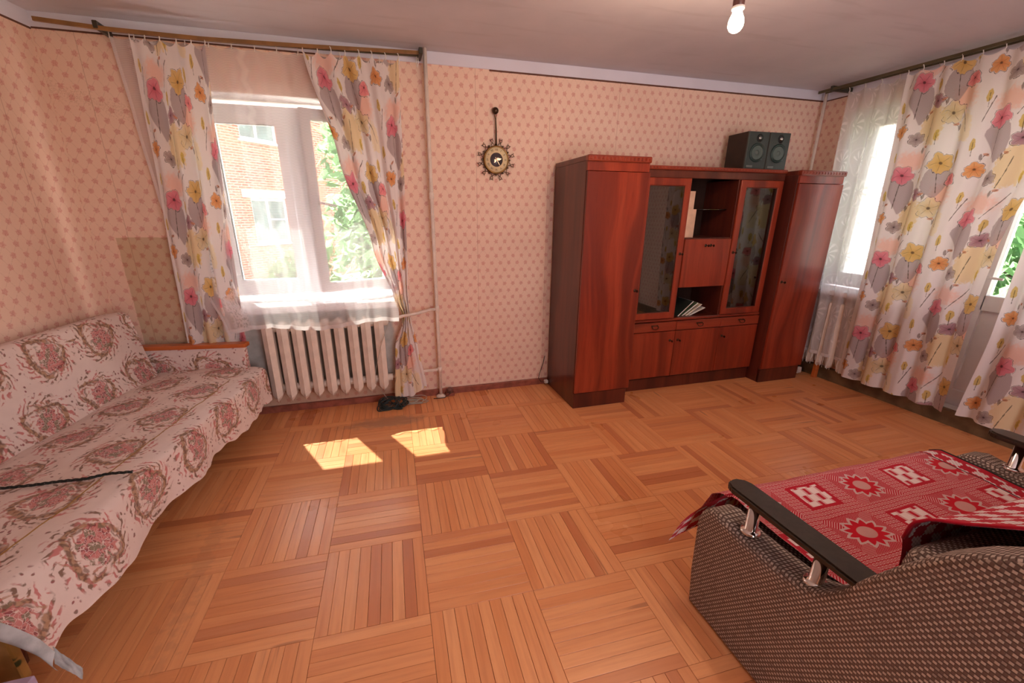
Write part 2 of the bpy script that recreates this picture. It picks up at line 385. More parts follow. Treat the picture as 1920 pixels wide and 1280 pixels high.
def mk_blanket(name, border):
    m = begin(name); u, v, w_ = uvco()
    red, dred, pale = rgb(186, 26, 48), rgb(150, 22, 40), rgb(226, 188, 186)
    stitch = fclamp(fsin(u*2400.0)*.5+.5)*fclamp(fsin(v*2400.0)*.5+.5)
    ck = .045
    def checks(s):
        f = fmod2(ffloor(u/s)+ffloor(v/s)); return fgt(f, .5)
    dots = fgt(fmod2(ffloor(u/.0075)+ffloor(v/.0075)), .5)
    chk = checks(ck)
    du = fabs(ffract(u/ck)-.5); dv = fabs(ffract(v/ck)-.5)
    chk = chk*below(fmax(du, dv)+dots*.10, .52, .02)
    cb = mix(chk, red, mix(dots*.35, rgb(236, 222, 222), rgb(150, 120, 128)))
    ed = fmin(u, v)
    cb = mix(below(ed, .028, .004), cb, red)
    if border:
        c = cb
    else:
        CW, CH = .255, .20
        ci = ffloor(u/CW); rj = ffloor(v/CH); par = fgt(fmod2(ci+rj), .5)
        a = ffract(u/CW)-.5; b = ffract(v/CH)-.5
        ca = fabs(a); cbb = fabs(b); mx = fmax(ca, cbb)
        # lattice of small squares in the lanes
        q = .0165
        qa = fabs(ffract(u/q)-.5); qb = fabs(ffract(v/q)-.5); qm = fmax(qa, qb)
        lat = below(fabs(qm-.30), .075, .03)+below(qm, .07, .03)
        lane = mix(fclamp(lat)*.85, red, pale)
        # medallion
        d = fsqrt(a*a+b*b); ang = fatan2(b, a)
        zz = fabs(ffract(ang*(12/(2*PI)))-.5)*2.0
        rad = .235+zz*.10
        fl_w = below(fabs(d-rad), .030, .006)
        ctr = below(d, .135, .006)
        diag = fgt(fsin((fabs(a)+fabs(b))*CW*520.0), .35)
        speck = fgt(fsin(u*900.0)*fsin(v*900.0), .45)
        fieldc = mix(fmax(diag*flt(fabs(ca-cbb), .12), speck*fgt(fabs(ca-cbb), .12))*.75, red, pale)
        med = mix(below(d, rad, .01), fieldc, rgb(196, 18, 40))
        med = mix(fl_w, med, rgb(206, 178, 176))
        med = mix(ctr*(.55+.4*fgt(fsin(u*1500.0)*fsin(v*1500.0), 0.0)), med, rgb(206, 176, 168))
        # block of white checks
        s = .034
        kk = fgt(fmod2(ffloor(u/s+.03)+ffloor(v/s+.4)), .5)
        hh = fgt(fabs(ffract(u/s+.03)-.5), .22)
        blk = mix(kk, mix(hh*.8, red, pale), rgb(236, 220, 216))
        blk = mix(fgt(mx, .25), blk, red); blk = mix(fgt(mx, .31), blk, lane)
        med = mix(fgt(mx, .43), med, lane)
        c = mix(par, blk, med)
        bw = .10
        inb = flt(u, bw)
        c = mix(inb, c, cb); c = mix(below(fabs(u-bw-.004), .0035, .001), c, rgb(40, 10, 16))
    c = mix(stitch*.16, c, dred)
    shader_out(principled(c, .92, 0, .1, bump(stitch, .25, .001), sheen=.1)); return m
M['blanket'] = mk_blanket('red_knit_blanket', False); M['blanket_border'] = mk_blanket('red_knit_border', True)
def mk_weave():
    m = begin('brown_basket_weave'); u, v, w_ = uvco()
    cw, chh = .0148, .0098
    r = v/chh; ri = ffloor(r); fx = u/cw+fmod2(ri)*.5
    rnd = whitenoise(comb(ffloor(fx), ri))
    a = fabs(ffract(fx)-.5); b = fabs(ffract(r)-.5)
    dash = below(a, .25, .07)*below(b, .33, .08)
    x2 = below(fabs(ffract(fx+.5)-.5), .22, .08)*below(b, .42, .08)
    n = noise(comb(u, v, 0.0), 900.0, 1.0)
    c = mix(n, rgb(70, 57, 53), rgb(106, 88, 81)); c = mix(x2*.6, c, rgb(132, 112, 104)); c = mix(dash*step(rnd, 0.0, .3, .55, 1.0), c, rgb(200, 186, 175))
    shader_out(principled(c, .85, 0, .2, bump(dash+x2*.5+n*.2, .5, .0025))); return m
M['weave'] = mk_weave()
# ------------------------------------------------------------------ materials: furniture
def mk_wood(name, c0, c1, c2, rough=.28, gl=.45, axis='z', freq=1.0, coat=.25):
    m = begin(name); x, y, z = objcoord(); rnd = objrand()*19.0
    l, p, q = (z, x, y) if axis == 'z' else (x, z, y)
    vec = comb(p*22.0*freq+rnd, q*22.0*freq, l*1.1+rnd)
    warp = noise(comb(p*2.5+rnd, q*2.5, l*.7), 1.0, 2.0)
    vec = comb(p*22.0*freq+rnd+warp*6.0, q*22.0*freq, l*1.1+rnd)
    g = noise(vec, 1.0, 5.0, .6); band = noise(comb(p*7.0*freq+warp*3.0+rnd, q*7.0, l*.35), 1.0, 2.0); pore = noise(comb(p*260.0, q*260.0, l*9.0), 1.0, 2.0)
    c = mix(step(g, .3, .7), c0, c1); c = mix(step(band, .42, .66)*.8, c, c2); c = mix(step(pore, .56, .7)*.25, c, tuple(k*.4 for k in c2[:3])+(1,))
    shader_out(principled(c, rough, 0, gl, None, coat)); return m
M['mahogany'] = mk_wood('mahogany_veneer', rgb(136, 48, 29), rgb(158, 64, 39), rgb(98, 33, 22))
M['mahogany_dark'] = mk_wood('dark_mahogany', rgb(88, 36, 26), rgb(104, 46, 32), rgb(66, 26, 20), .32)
M['mahogany_x'] = mk_wood('mahogany_cornice', rgb(138, 52, 32), rgb(154, 66, 42), rgb(108, 40, 26), .32, axis='x')
M['mahogany_dx'] = mk_wood('dark_mahogany_fascia', rgb(92, 42, 30), rgb(108, 52, 36), rgb(70, 30, 22), .32)
M['cab_inside'] = mk_wood('cabinet_lining', rgb(46, 28, 22), rgb(56, 34, 26), rgb(36, 22, 18), .6, .2, coat=0.0)
M['orange_wood'] = mk_wood('orange_varnished_wood', rgb(190, 96, 44), rgb(206, 112, 54), rgb(166, 76, 34), .25, axis='x')
M['arm_brown'] = plain('dark_brown_leatherette', rgb(52, 42, 34), .38, var=.15, scale=60, bmp=.12)
M['chrome'] = plain('chrome', rgb(226, 222, 218), .08, 1.0, .5, .02)
M['paper'] = plain('paper', rgb(224, 208, 180), .8)
M['paper_white'] = plain('white_paper', rgb(230, 226, 220), .7)
M['book_dark'] = plain('dark_book_cover', rgb(42, 48, 44), .5)
M['book_green'] = plain('green_book_cover', rgb(88, 104, 76), .5)
M['card'] = plain('cream_card', rgb(216, 178, 150), .75)
M['lilac'] = plain('lilac_card', rgb(170, 150, 176), .7)
M['bronze'] = plain('bronze', rgb(74, 54, 40), .38, .75, .5, .3, 40)
M['brassy'] = plain('worn_brass_bezel', rgb(120, 88, 48), .3, .85, .5, .25, 30)
M['dial'] = plain('cream_dial', rgb(232, 208, 166), .45, var=.06)
M['dial_dark'] = plain('dark_dial_centre', rgb(78, 70, 74), .3, .3)
M['dial_hand'] = plain('gilt_hand', rgb(232, 190, 160), .3, .6)
M['dial_num'] = plain('numeral_brown', rgb(110, 84, 56), .5)
M['speaker_wood'] = plain('speaker_side', rgb(48, 34, 26), .5, var=.2)
M['speaker_front'] = plain('speaker_front', rgb(58, 68, 66), .45, var=.06, bmp=.04)
M['speaker_ring'] = plain('speaker_ring', rgb(40, 58, 54), .35)
M['speaker_cone'] = plain('speaker_cone', rgb(86, 100, 96), .5)
M['silver'] = plain('silver_dome', rgb(190, 190, 188), .2, .9)
M['badge'] = plain('speaker_badge', rgb(122, 128, 126), .4, .4)
M['socket_brown'] = plain('bakelite', rgb(108, 72, 64), .35)
def mk_bulb():
    m = begin('lit_bulb_glass'); x, y, z = objcoord()
    shader_out(principled((1, .9, .75, 1), .3, emit=mix(noise(comb(x, y, z), 20.0), (1, .74, .44, 1), (1, .80, .52, 1)), emit_s=60.0)); return m
M['bulb'] = mk_bulb()
# ------------------------------------------------------------------ materials: outdoors
def mk_brickwall():
    m = begin('far_brick_wall'); u, v, w_ = uvco()
    n = NT.nodes.new('ShaderNodeTexBrick'); link(comb(u, v, 0.0), n.inputs['Vector'])
    n.inputs['Color1'].default_value = rgb(186, 108, 94); n.inputs['Color2'].default_value = rgb(162, 86, 74); n.inputs['Mortar'].default_value = rgb(186, 160, 144)
    n.inputs['Scale'].default_value = 1.0; n.inputs['Mortar Size'].default_value = .012; n.inputs['Brick Width'].default_value = .26; n.inputs['Row Height'].default_value = .077
    big = noise(comb(u, v, 0.0), .8, 3.0)
    shader_out(principled(mix(step(big, .4, .7)*.35, n.outputs['Color'], rgb(204, 146, 122)), .9, 0, .1, bump(n.outputs['Fac'], .3, .01))); return m
M['brick'] = mk_brickwall()
def mk_leaf(name, a, b):
    m = begin(name); r = islandrand(); x, y, z = objcoord(); n = noise(comb(x, y, z), 1.5, 2.0)
    c = mix(fclamp(r*.7+n*.4), a, b)
    shader_out(mixsh(.35, bsdf('Diffuse', c), bsdf('Translucent', c))); return m
M['leaf'] = mk_leaf('green_leaves', rgb(62, 98, 62), rgb(122, 158, 112)); M['leaf2'] = mk_leaf('bush_leaves', rgb(80, 112, 74), rgb(142, 172, 126))
M['bark'] = plain('bark', rgb(92, 74, 58), .9, var=.3, bmp=.3)
M['ground'] = plain('yard_ground', rgb(124, 118, 108), .95, var=.25, scale=.6)
M['far_glass'] = plain('far_window_glass', rgb(96, 116, 112), .1, .0, .6, .3, 2.0)
M['far_white'] = plain('far_white_frame', rgb(236, 236, 234), .5, var=.03)
M['concrete'] = plain('concrete', rgb(190, 186, 178), .85, var=.1)

# ------------------------------------------------------------------ geometry helpers
def setp(o, label=None, cat=None, group=None, kind=None):
    if label: o['label'] = label
    if cat: o['category'] = cat
    if group: o['group'] = group
    if kind: o['kind'] = kind
    return o
def thing(name, loc, label, cat, group=None, rotz=0.0):
    o = bpy.data.objects.new(name, None); COL.objects.link(o); o.location = loc; o.rotation_euler = (0, 0, rotz); o.empty_display_size = .1
    return setp(o, label, cat, group)
def attach(o, parent, world=True):
    if parent is None: return o
    o.parent = parent
    if world and parent.type == 'EMPTY':
        mb = Matrix.Translation(parent.location) @ parent.rotation_euler.to_matrix().to_4x4()
        o.matrix_parent_inverse = mb.inverted()
    return o
def link_mesh(name, me, mat, parent=None, world=True, smooth=False):
    for mm in (mat if isinstance(mat, (list, tuple)) else [mat]): me.materials.append(mm)
    if smooth:
        for p in me.polygons: p.use_smooth = True
    o = bpy.data.objects.new(name, me); COL.objects.link(o)
    return attach(o, parent, world)
def mesh(name, verts, faces, mat, parent=None, world=True, smooth=False, uv=None, midx=None):
    me = bpy.data.meshes.new(name); me.from_pydata([tuple(v) for v in verts], [], faces)
    if uv:
        l = me.uv_layers.new(name='UVMap')
        for i, lp in enumerate(me.loops): l.data[i].uv = uv[lp.vertex_index]
    if midx:
        for p, k in zip(me.polygons, midx): p.material_index = k
    me.update()
    return link_mesh(name, me, mat, parent, world, smooth)
def box_bm(bm, x0, x1, y0, y1, z0, z1):
    r = bmesh.ops.create_cube(bm, size=1.0)
    for v in r['verts']:
        v.co = Vector((x0+(v.co.x+.5)*(x1-x0), y0+(v.co.y+.5)*(y1-y0), z0+(v.co.z+.5)*(z1-z0)))
    return r['verts']
def bm_obj(name, bm, mat, parent=None, world=True, smooth=False):
    me = bpy.data.meshes.new(name); bm.normal_update(); bm.to_mesh(me); bm.free()
    return link_mesh(name, me, mat, parent, world, smooth)
def box(name, xs, ys, zs, mat, parent=None, bev=.003, world=True, seg=1):
    bm = bmesh.new(); box_bm(bm, xs[0], xs[1], ys[0], ys[1], zs[0], zs[1])
    if bev > 0:
        b = min(bev, .45*min(abs(xs[1]-xs[0]), abs(ys[1]-ys[0]), abs(zs[1]-zs[0])))
        bmesh.ops.bevel(bm, geom=bm.edges[:], offset=b, segments=seg, affect='EDGES', profile=.6)
    return bm_obj(name, bm, mat, parent, world)
def lathe(name, prof, mat, parent=None, centre=(0, 0, 0), axis='z', n=24, world=True, smooth=True):
    verts, faces = [], []
    for r, h in prof:
        for k in range(n):
            a = 2*PI*k/n; p = (r*math.cos(a), r*math.sin(a), h)
            if axis == 'y': p = (p[0], -p[2], p[1])       # profile height points to -Y (into the room)
            elif axis == 'x': p = (p[2], p[0], p[1])
            verts.append((centre[0]+p[0], centre[1]+p[1], centre[2]+p[2]))
    m = len(prof)
    for i in range(m-1):
        for k in range(n):
            a, b = i*n+k, i*n+(k+1) % n
            faces.append((a, b, b+n, a+n))
    faces.append(tuple(range(n))[::-1]); faces.append(tuple((m-1)*n+k for k in range(n)))
    o = mesh(name, verts, faces, mat, parent, world)
    bm = bmesh.new(); bm.from_mesh(o.data); bmesh.ops.recalc_face_normals(bm, faces=bm.faces[:]); bm.to_mesh(o.data); bm.free()
    if smooth:
        for p in o.data.polygons: p.use_smooth = len(p.vertices) == 4
    return o
def tube_geo(pts, r, n=8, closed=False):
    P = [Vector(p) for p in pts]; m = len(P); verts, faces = [], []
    up = None
    for i in range(m):
        t = (P[(i+1) % m]-P[i-1]) if closed else (P[min(i+1, m-1)]-P[max(i-1, 0)])
        t.normalize()
        if up is None:
            up = Vector((0, 0, 1)) if abs(t.z) < .9 else Vector((1, 0, 0))
        s = t.cross(up)
        if s.length < 1e-6: s = t.orthogonal()
        s.normalize(); up = s.cross(t).normalized()
        rr = r[i] if isinstance(r, (list, tuple)) else r
        for k in range(n):
            a = 2*PI*k/n; verts.append(P[i]+s*(rr*math.cos(a))+up*(rr*math.sin(a)))
    lim = m if closed else m-1
    for i in range(lim):
        for k in range(n):
            a, b = i*n+k, i*n+(k+1) % n; c, d = ((i+1) % m)*n+(k+1) % n, ((i+1) % m)*n+k
            faces.append((a, b, c, d))
    if not closed: faces += [tuple(range(n))[::-1], tuple((m-1)*n+k for k in range(n))]
    return verts, faces
def tube(name, pts, r, mat, parent=None, n=8, closed=False, world=True):
    v, f = tube_geo(pts, r, n, closed); o = mesh(name, v, f, mat, parent, world)
    for p in o.data.polygons: p.use_smooth = len(p.vertices) == 4
    return o
def surf(name, nu, nv, fn, mat, parent=None, world=True, smooth=True, closed_u=False):
    """fn(a, b) -> (x, y, z, U, V) over the unit square"""
    verts, uv, faces = [], [], []
    for j in range(nv+1):
        for i in range(nu+1):
            x, y, z, U, V = fn(i/nu, j/nv); verts.append((x, y, z)); uv.append((U, V))
    for j in range(nv):
        for i in range(nu):
            a = j*(nu+1)+i; faces.append((a, a+1, a+nu+2, a+nu+1))
    return mesh(name, verts, faces, mat, parent, world, smooth, uv)
def lerp(a, b, t): return a+(b-a)*t
def pw(t, pts):
    """piecewise smooth interpolation through (t, value)"""
    if t <= pts[0][0]: return pts[0][1]
    for (t0, v0), (t1, v1) in zip(pts, pts[1:]):
        if t <= t1:
            k = (t-t0)/(t1-t0); return v0+(v1-v0)*(k*k*(3-2*k)*.6+k*.4)
    return pts[-1][1]
def sn(x, y=0.0, z=0.0): return mnoise.noise(Vector((x, y, z)))
def copy_tree(o, parent=None):
    c = o.copy(); COL.objects.link(c)
    if parent is not None: c.parent = parent
    for ch in list(o.children):
        if ch is not c: copy_tree(ch, c)
    return c
def pix(p):
    q = Vector(p)-Vector((0, 0, CAM_H)); z = q.dot(CF)
    if z <= .05: return None
    return CAM_CX+CAM_F*q.dot(CR)/z, CAM_CY-CAM_F*q.dot(CU)/z
# ------------------------------------------------------------------ the room
D, XR, ZC, ZT, YB = 3.407, 4.02, 2.553, 2.478, -1.3
LW0, LWK = -1.770, .15                        # the left wall leans away from the window wall: x = LW0 - LWK*(D-y)
def lwx(y): return LW0-LWK*(D-y)
def wall_holes(name, us, zs, holes, thick, to3, mats, uvless=True):
    """one connected wall slab with rectangular holes; to3(u, depth, z) -> xyz"""
    U = sorted(set([us[0], us[1]]+[h[0] for h in holes]+[h[1] for h in holes])); Zs = sorted(set([zs[0], zs[1]]+[h[2] for h in holes]+[h[3] for h in holes]))
    def solid(i, j):
        if i < 0 or j < 0 or i >= len(U)-1 or j >= len(Zs)-1: return False
        um, zm = (U[i]+U[i+1])/2, (Zs[j]+Zs[j+1])/2
        return not any(h[0] < um < h[1] and h[2] < zm < h[3] for h in holes)
    verts, idx, faces, mi = [], {}, [], []
    def V(i, j, d):
        k = (i, j, d)
        if k not in idx: idx[k] = len(verts); verts.append(to3(U[i], thick*d, Zs[j]))
        return idx[k]
    for i in range(len(U)-1):
        for j in range(len(Zs)-1):
            if not solid(i, j): continue
            faces.append((V(i, j, 0), V(i+1, j, 0), V(i+1, j+1, 0), V(i, j+1, 0))); mi.append(0)
            faces.append((V(i, j, 1), V(i, j+1, 1), V(i+1, j+1, 1), V(i+1, j, 1))); mi.append(1)
            for di, dj, a, b in ((-1, 0, (0, 0), (0, 1)), (1, 0, (1, 0), (1, 1)), (0, -1, (0, 0), (1, 0)), (0, 1, (0, 1), (1, 1))):
                if not solid(i+di, j+dj):
                    faces.append((V(i+a[0], j+a[1], 0), V(i+b[0], j+b[1], 0), V(i+b[0], j+b[1], 1), V(i+a[0], j+a[1], 1))); mi.append(1)
    o = mesh(name, verts, faces, mats, midx=mi)
    bm = bmesh.new(); bm.from_mesh(o.data); bmesh.ops.recalc_face_normals(bm, faces=bm.faces[:]); bm.to_mesh(o.data); bm.free()
    return setp(o, kind='structure')
WX0, WX1, WZ0, WZ1 = -1.13, .13, .86, 2.22
wall_back = wall_holes('wall_back', (-1.85, 4.42), (-.1, 2.65), [(WX0, WX1, WZ0, WZ1)], .42, lambda u, d, z: (u, D+d, z), [M['paper_back'], M['plaster_white']])
RY0, RY1, RY2 = 1.22, 2.08, 3.12              # balcony door from RY0 to RY1, window from RY1 to RY2
wall_right = wall_holes('wall_right', (YB, D), (-.1, 2.65), [(RY1, RY2, .84, 2.33), (RY0, RY1, .10, 2.33)], .40, lambda u, d, z: (XR+d, u, z), [M['paper_right'], M['plaster_white']])
v = [(lwx(y)+dx, y, z) for y in (YB, D) for dx in (0, -.2) for z in (-.1, 2.65)]
wall_left = mesh('wall_left', v, [(0, 1, 5, 4), (2, 6, 7, 3), (0, 2, 3, 1), (4, 5, 7, 6), (1, 3, 7, 5), (0, 4, 6, 2)], M['paper_side'])
setp(wall_left, kind='structure')
wall_holes('wall_front', (-2.6, 4.42), (-.1, 2.65), [(.5, 2.4, -.02, 2.3)], .2, lambda u, d, z: (u, YB-d, z), [M['paper_back'], M['plaster_white']])  # unseen wall behind the camera; its opening is added to let fill light in
setp(box('ceiling', (-2.6, 4.42), (YB, D+.42), (ZC, ZC+.12), M['ceiling'], bev=0), kind='structure')
floor = setp(box('floor', (-2.6, 4.3), (YB, D+.02), (-.12, -.017), M['subfloor'], bev=0), kind='structure')
# whitewashed band under the ceiling, and dark strips below it: the paper's edge with its shadow gap coloured in
setp(box('trim_1', (LW0-.02, XR), (D-.006, D+.02), (ZT, ZC), M['white_band'], bev=.002), kind='structure')
setp(box('trim_2', (XR-.006, XR+.02), (YB, D), (ZT, ZC), M['white_band'], bev=.002), kind='structure')
def along_left(name, z0, z1, dx, mat):
    v = [(lwx(y)+q, y, z) for y in (YB, D-.006) for q in (dx, -.02) for z in (z0, z1)]
    return setp(mesh(name, v, [(0, 1, 5, 4), (2, 6, 7, 3), (0, 2, 3, 1), (4, 5, 7, 6), (1, 3, 7, 5), (0, 4, 6, 2)], mat), kind='structure')
along_left('trim_3', ZT-.005, ZC, .006, M['white_band'])
setp(box('trim_4', (.86, XR), (D-.005, D+.01), (ZT-.010, ZT), M['dark_line'], bev=0), kind='structure')
setp(box('trim_5', (LW0, -.3), (D-.005, D+.01), (ZT-.008, ZT), M['dark_line'], bev=0), kind='structure')
along_left('trim_6', ZT-.014, ZT-.005, .005, M['dark_line'])
setp(box('trim_7', (XR-.005, XR+.01), (YB, D), (ZT-.008, ZT), M['dark_line'], bev=0), kind='structure')
setp(box('baseboard_back', (LW0, XR), (D-.022, D+.01), (-.016, .052), M['baseboard'], bev=.006), kind='structure')
along_left('baseboard_left', -.016, .052, .02, M['baseboard'])
setp(box('baseboard_right', (XR-.035, XR+.01), (YB, D-.03), (-.016, .115), M['baseboard_dark'], bev=.008), kind='structure')

# ------------------------------------------------------------------ parquet: panels of nine strips, turned by quarters
TS, TA, TO = .4284, -.0248, Vector((.519, 2.1326))
tc, tsn = math.cos(TA), math.sin(TA)
def tw(a, b): return Vector((TO.x+TS*(a*tc-b*tsn), TO.y+TS*(a*tsn+b*tc)))     # panel coordinates to floor
def clip(poly, n, c):
    out = []
    for i in range(len(poly)):
        p, q = poly[i], poly[(i+1) % len(poly)]; dp, dq = n.dot(p)-c, n.dot(q)-c
        if dp <= 0: out.append(p)
        if dp*dq < 0: out.append(p+(q-p)*(dp/(dp-dq)))
    return out
HALF = [(Vector((1, 0)), XR-.001), (Vector((0, 1)), D-.001), (Vector((0, -1)), -YB), (Vector((-1, LWK)), -(LW0-LWK*D)-.001)]
planks = []
NS = 9
def add_plank(a0, a1, b0, b1, horiz):
    g = .0006/TS
    poly = [tw(a0+g, b0+g), tw(a1-g, b0+g), tw(a1-g, b1-g), tw(a0+g, b1-g)]
    full = poly; p = poly
    for n, c in HALF: p = clip(p, n, c)
    if len(p) < 3: return
    area = abs(sum(p[i].x*p[(i+1) % len(p)].y-p[(i+1) % len(p)].x*p[i].y for i in range(len(p))))/2
    if area < 2e-5: return
    cen = sum(p, Vector((0, 0)))/len(p)
    whole = all((x-y).length < 1e-9 for x, y in zip(p, full)) and len(p) == 4
    scr = [pix((q.x, q.y, 0)) for q in p]; size = 0
    if all(scr):
        cl = [(min(max(s[0], 0), 1920), min(max(s[1], 0), 1280)) for s in scr]
        size = abs(sum(cl[i][0]*cl[(i+1) % len(cl)][1]-cl[(i+1) % len(cl)][0]*cl[i][1] for i in range(len(cl))))/2
    hid = (1.40 < cen.x < 3.78 and cen.y > 2.92) or (cen.x < -1.15) or (cen.x > 1.16 and cen.y < 1.0) or (cen.x < -.95 and cen.y > 2.2)
    planks.append(dict(p=p, c=cen, h=horiz, s=0 if hid else size, w=whole, dims=(a0, a1, b0, b1)))
for i in range(-7, 9):
    for j in range(-7, 2):            # j counts rows towards the window wall: row 1 ends at the border
        hz = ((i+3)+(1-j)) % 2 == 1
        for k in range(NS):
            if hz: add_plank(i, i+1, j+k/NS, j+(k+1)/NS, True)
            else: add_plank(i+k/NS, i+(k+1)/NS, j, j+1, False)
    add_plank(i, i+1, 2.0, 2.17, True)
    for k in range(NS): add_plank(i+k/NS, i+(k+1)/NS, 2.17, 3.4, False)
def plank_geo(p, c, horiz, dz):
    """plank with a small chamfer round its top, in its own coordinates (length along x)"""
    d = Vector((tc, tsn)) if horiz else Vector((-tsn, tc)); e = Vector((-d.y, d.x))
    loc = [Vector(((q-c).dot(d), (q-c).dot(e))) for q in p]; n = len(loc)
    if sum(loc[i].x*loc[(i+1) % n].y-loc[(i+1) % n].x*loc[i].y for i in range(n)) < 0: loc.reverse()
    ins = []
    for q in loc:
        l = q.length; ins.append(q*(1-.0012/l) if l > .004 else q)
    ins = [Vector((q.x-math.copysign(.0007, q.x), q.y-math.copysign(.0007, q.y))) if min(abs(q.x), abs(q.y)) > .003 else q for q in loc]
    v = [(q.x, q.y, -.016) for q in loc]+[(q.x, q.y, -.0009) for q in loc]+[(q.x, q.y, 0) for q in ins]
    f = [tuple(2*n+k for k in range(n))]+[(k, (k+1) % n, n+(k+1) % n, n+k) for k in range(n)]+[(n+k, n+(k+1) % n, 2*n+(k+1) % n, 2*n+k) for k in range(n)]
    return v, f, [(q[0]+.3, q[1]+.1) for q in v]
planks.sort(key=lambda q: -q['s'])
shared = None; rest_v, rest_f, rest_uv = [], [], []
for n_, q in enumerate(planks):
    dz = random.uniform(-.0006, 0)
    ang = TA if q['h'] else TA+PI/2
    if n_ < 300 and q['s'] > 0:
        std = q['w'] and abs((q['dims'][1]-q['dims'][0])*(q['dims'][3]-q['dims'][2])-1/NS) < 1e-6
        if std and shared is not None:
            o = bpy.data.objects.new('parquet_strip', shared); COL.objects.link(o)
        else:
            v, f, uvs = plank_geo(q['p'], q['c'], q['h'], 0); o = mesh('parquet_strip', v, f, M['parquet'], uv=uvs)
            if std: shared = o.data
        o.location = (q['c'].x, q['c'].y, dz); o.rotation_euler = (0, 0, ang); o.parent = floor
    else:
        v, f, uvs = plank_geo(q['p'], q['c'], q['h'], 0); b = len(rest_v); ca, sa = math.cos(ang), math.sin(ang)
        rest_v += [(q['c'].x+x*ca-y*sa, q['c'].y+x*sa+y*ca, z+dz) for x, y, z in v]; rest_f += [tuple(k+b for k in ff) for ff in f]; rest_uv += uvs
setp(mesh('distant_parquet_strips', rest_v, rest_f, M['parquet'], floor, uv=rest_uv), kind='stuff')

# ------------------------------------------------------------------ window over the radiator (frame y 3.57-3.64), right sash swung open
def frame_rect(name, x0, x1, z0, z1, w, y0, y1, mat, parent=None, world=True):
    verts = []
    for y in (y0, y1):
        for a in (0, w): verts += [(x0+a, y, z0+a), (x1-a, y, z0+a), (x1-a, y, z1-a), (x0+a, y, z1-a)]
    f = []
    for k in range(4):
        n = (k+1) % 4
        f += [(k, n, 4+n, 4+k), (8+n, 8+k, 12+k, 12+n), (k, 8+k, 8+n, n), (4+k, 4+n, 12+n, 12+k)]
    o = mesh(name, verts, f, mat, parent, world)
    bm = bmesh.new(); bm.from_mesh(o.data); bmesh.ops.recalc_face_normals(bm, faces=bm.faces[:])
    bmesh.ops.bevel(bm, geom=[e for e in bm.edges if len(e.link_faces) == 2 and e.calc_face_angle() > .5], offset=min(.005, w*.2), segments=1, affect='EDGES')
    bm.to_mesh(o.data); bm.free(); return o
win1 = thing('window_1', (-.5, 3.6, .93), None, None); setp(win1, kind='structure')
frame_rect('window_frame', WX0, WX1, .90, 2.19, .065, 3.575, 3.645, M['upvc'], win1)
box('mullion', (-.575, -.452), (3.575, 3.645), (.96, 2.13), M['upvc'], win1, .005)
sashf = frame_rect('fixed_sash', -1.07, -.57, .955, 2.135, .062, 3.562, 3.63, M['upvc'], win1)
frame_rect('gasket', -1.012, -.628, 1.013, 2.077, .004, 3.568, 3.60, M['gasket'], sashf)
box('pane', (-1.012, -.628), (3.594, 3.602), (1.013, 2.077), M['glass'], win1, 0)
# open sash, hinged at its right edge
SH = Vector((.075, 3.572)); SWD, SAN = .56, math.radians(20)
sash = thing('open_sash', (SH.x, SH.y, 0), None, None, rotz=SAN); sash.parent = win1; sash.matrix_parent_inverse = Matrix.Translation(-win1.location)
def sash_part(fn, *a, **k):
    o = fn(*a, **k); o.parent = sash; return o
sash_part(frame_rect, 'sash_frame', -SWD, 0, .935, 2.155, .068, -.03, .035, M['upvc'])
sash_part(frame_rect, 'gasket', -SWD+.004, -.004, .939, 2.151, .006, .033, .040, M['gasket'])
sash_part(box, 'pane', (-SWD+.06, -.06), (-.004, .004), (.99, 2.10), M['glass'], bev=0)
sash_part(box, 'handle_plate', (-SWD+.022, -SWD+.048), (-.042, -.028), (1.53, 1.60), M['upvc'], bev=.004)
hv = sash_part(tube, 'handle', [(-SWD+.035, -.036, 1.568), (-SWD+.035, -.072, 1.568), (-SWD+.045, -.078, 1.566), (-SWD+.16, -.078, 1.545)], .009, M['upvc'])
sash_part(box, 'hinge_corner', (-.022, .004), (-.05, -.028), (2.07, 2.13), M['silver'], bev=.003)
setp(box('window_sill', (WX0-.09, WX1+.03), (3.33, 3.60), (.80, .858), M['upvc'], win1, .008), None)
# hanging net behind the glass corner: fly screen edge is the dark ribbed line on the sash (gasket above)

# ------------------------------------------------------------------ balcony window and door on the right wall
win2 = thing('window_2', (XR+.1, 2.6, .84), None, None); setp(win2, kind='structure')
def frame_yz(name, y0, y1, z0, z1, w, x0, x1, mat, parent):
    verts = []
    for x in (x0, x1):
        for a in (0, w): verts += [(x, y0+a, z0+a), (x, y1-a, z0+a), (x, y1-a, z1-a), (x, y0+a, z1-a)]
    f = []
    for k in range(4):
        n = (k+1) % 4
        f += [(k, n, 4+n, 4+k), (8+n, 8+k, 12+k, 12+n), (k, 8+k, 8+n, n), (4+k, 4+n, 12+n, 12+k)]
    o = mesh(name, verts, f, mat, parent)
    bm = bmesh.new(); bm.from_mesh(o.data); bmesh.ops.recalc_face_normals(bm, faces=bm.faces[:]); bm.to_mesh(o.data); bm.free(); return o
frame_yz('window_frame', RY1, RY2, .86, 2.33, .065, XR+.15, XR+.22, M['upvc'], win2)
for a, b in ((RY1+.06, 2.60), (2.60, RY2-.06)):
    frame_yz('sash', a, b, .92, 2.27, .06, XR+.135, XR+.20, M['upvc'], win2); box('pane', (XR+.165, XR+.172), (a+.055, b-.055), (.975, 2.215), M['glass'], win2, 0)
box('window_sill', (XR-.12, XR+.15), (RY1+.02, RY2+.02), (.80, .845), M['upvc'], win2, .006)
door1 = thing('door_1', (XR+.1, 1.65, .10), None, None); setp(door1, kind='structure')
frame_yz('door_frame', RY0, RY1, .10, 2.33, .06, XR+.15, XR+.22, M['upvc'], door1)
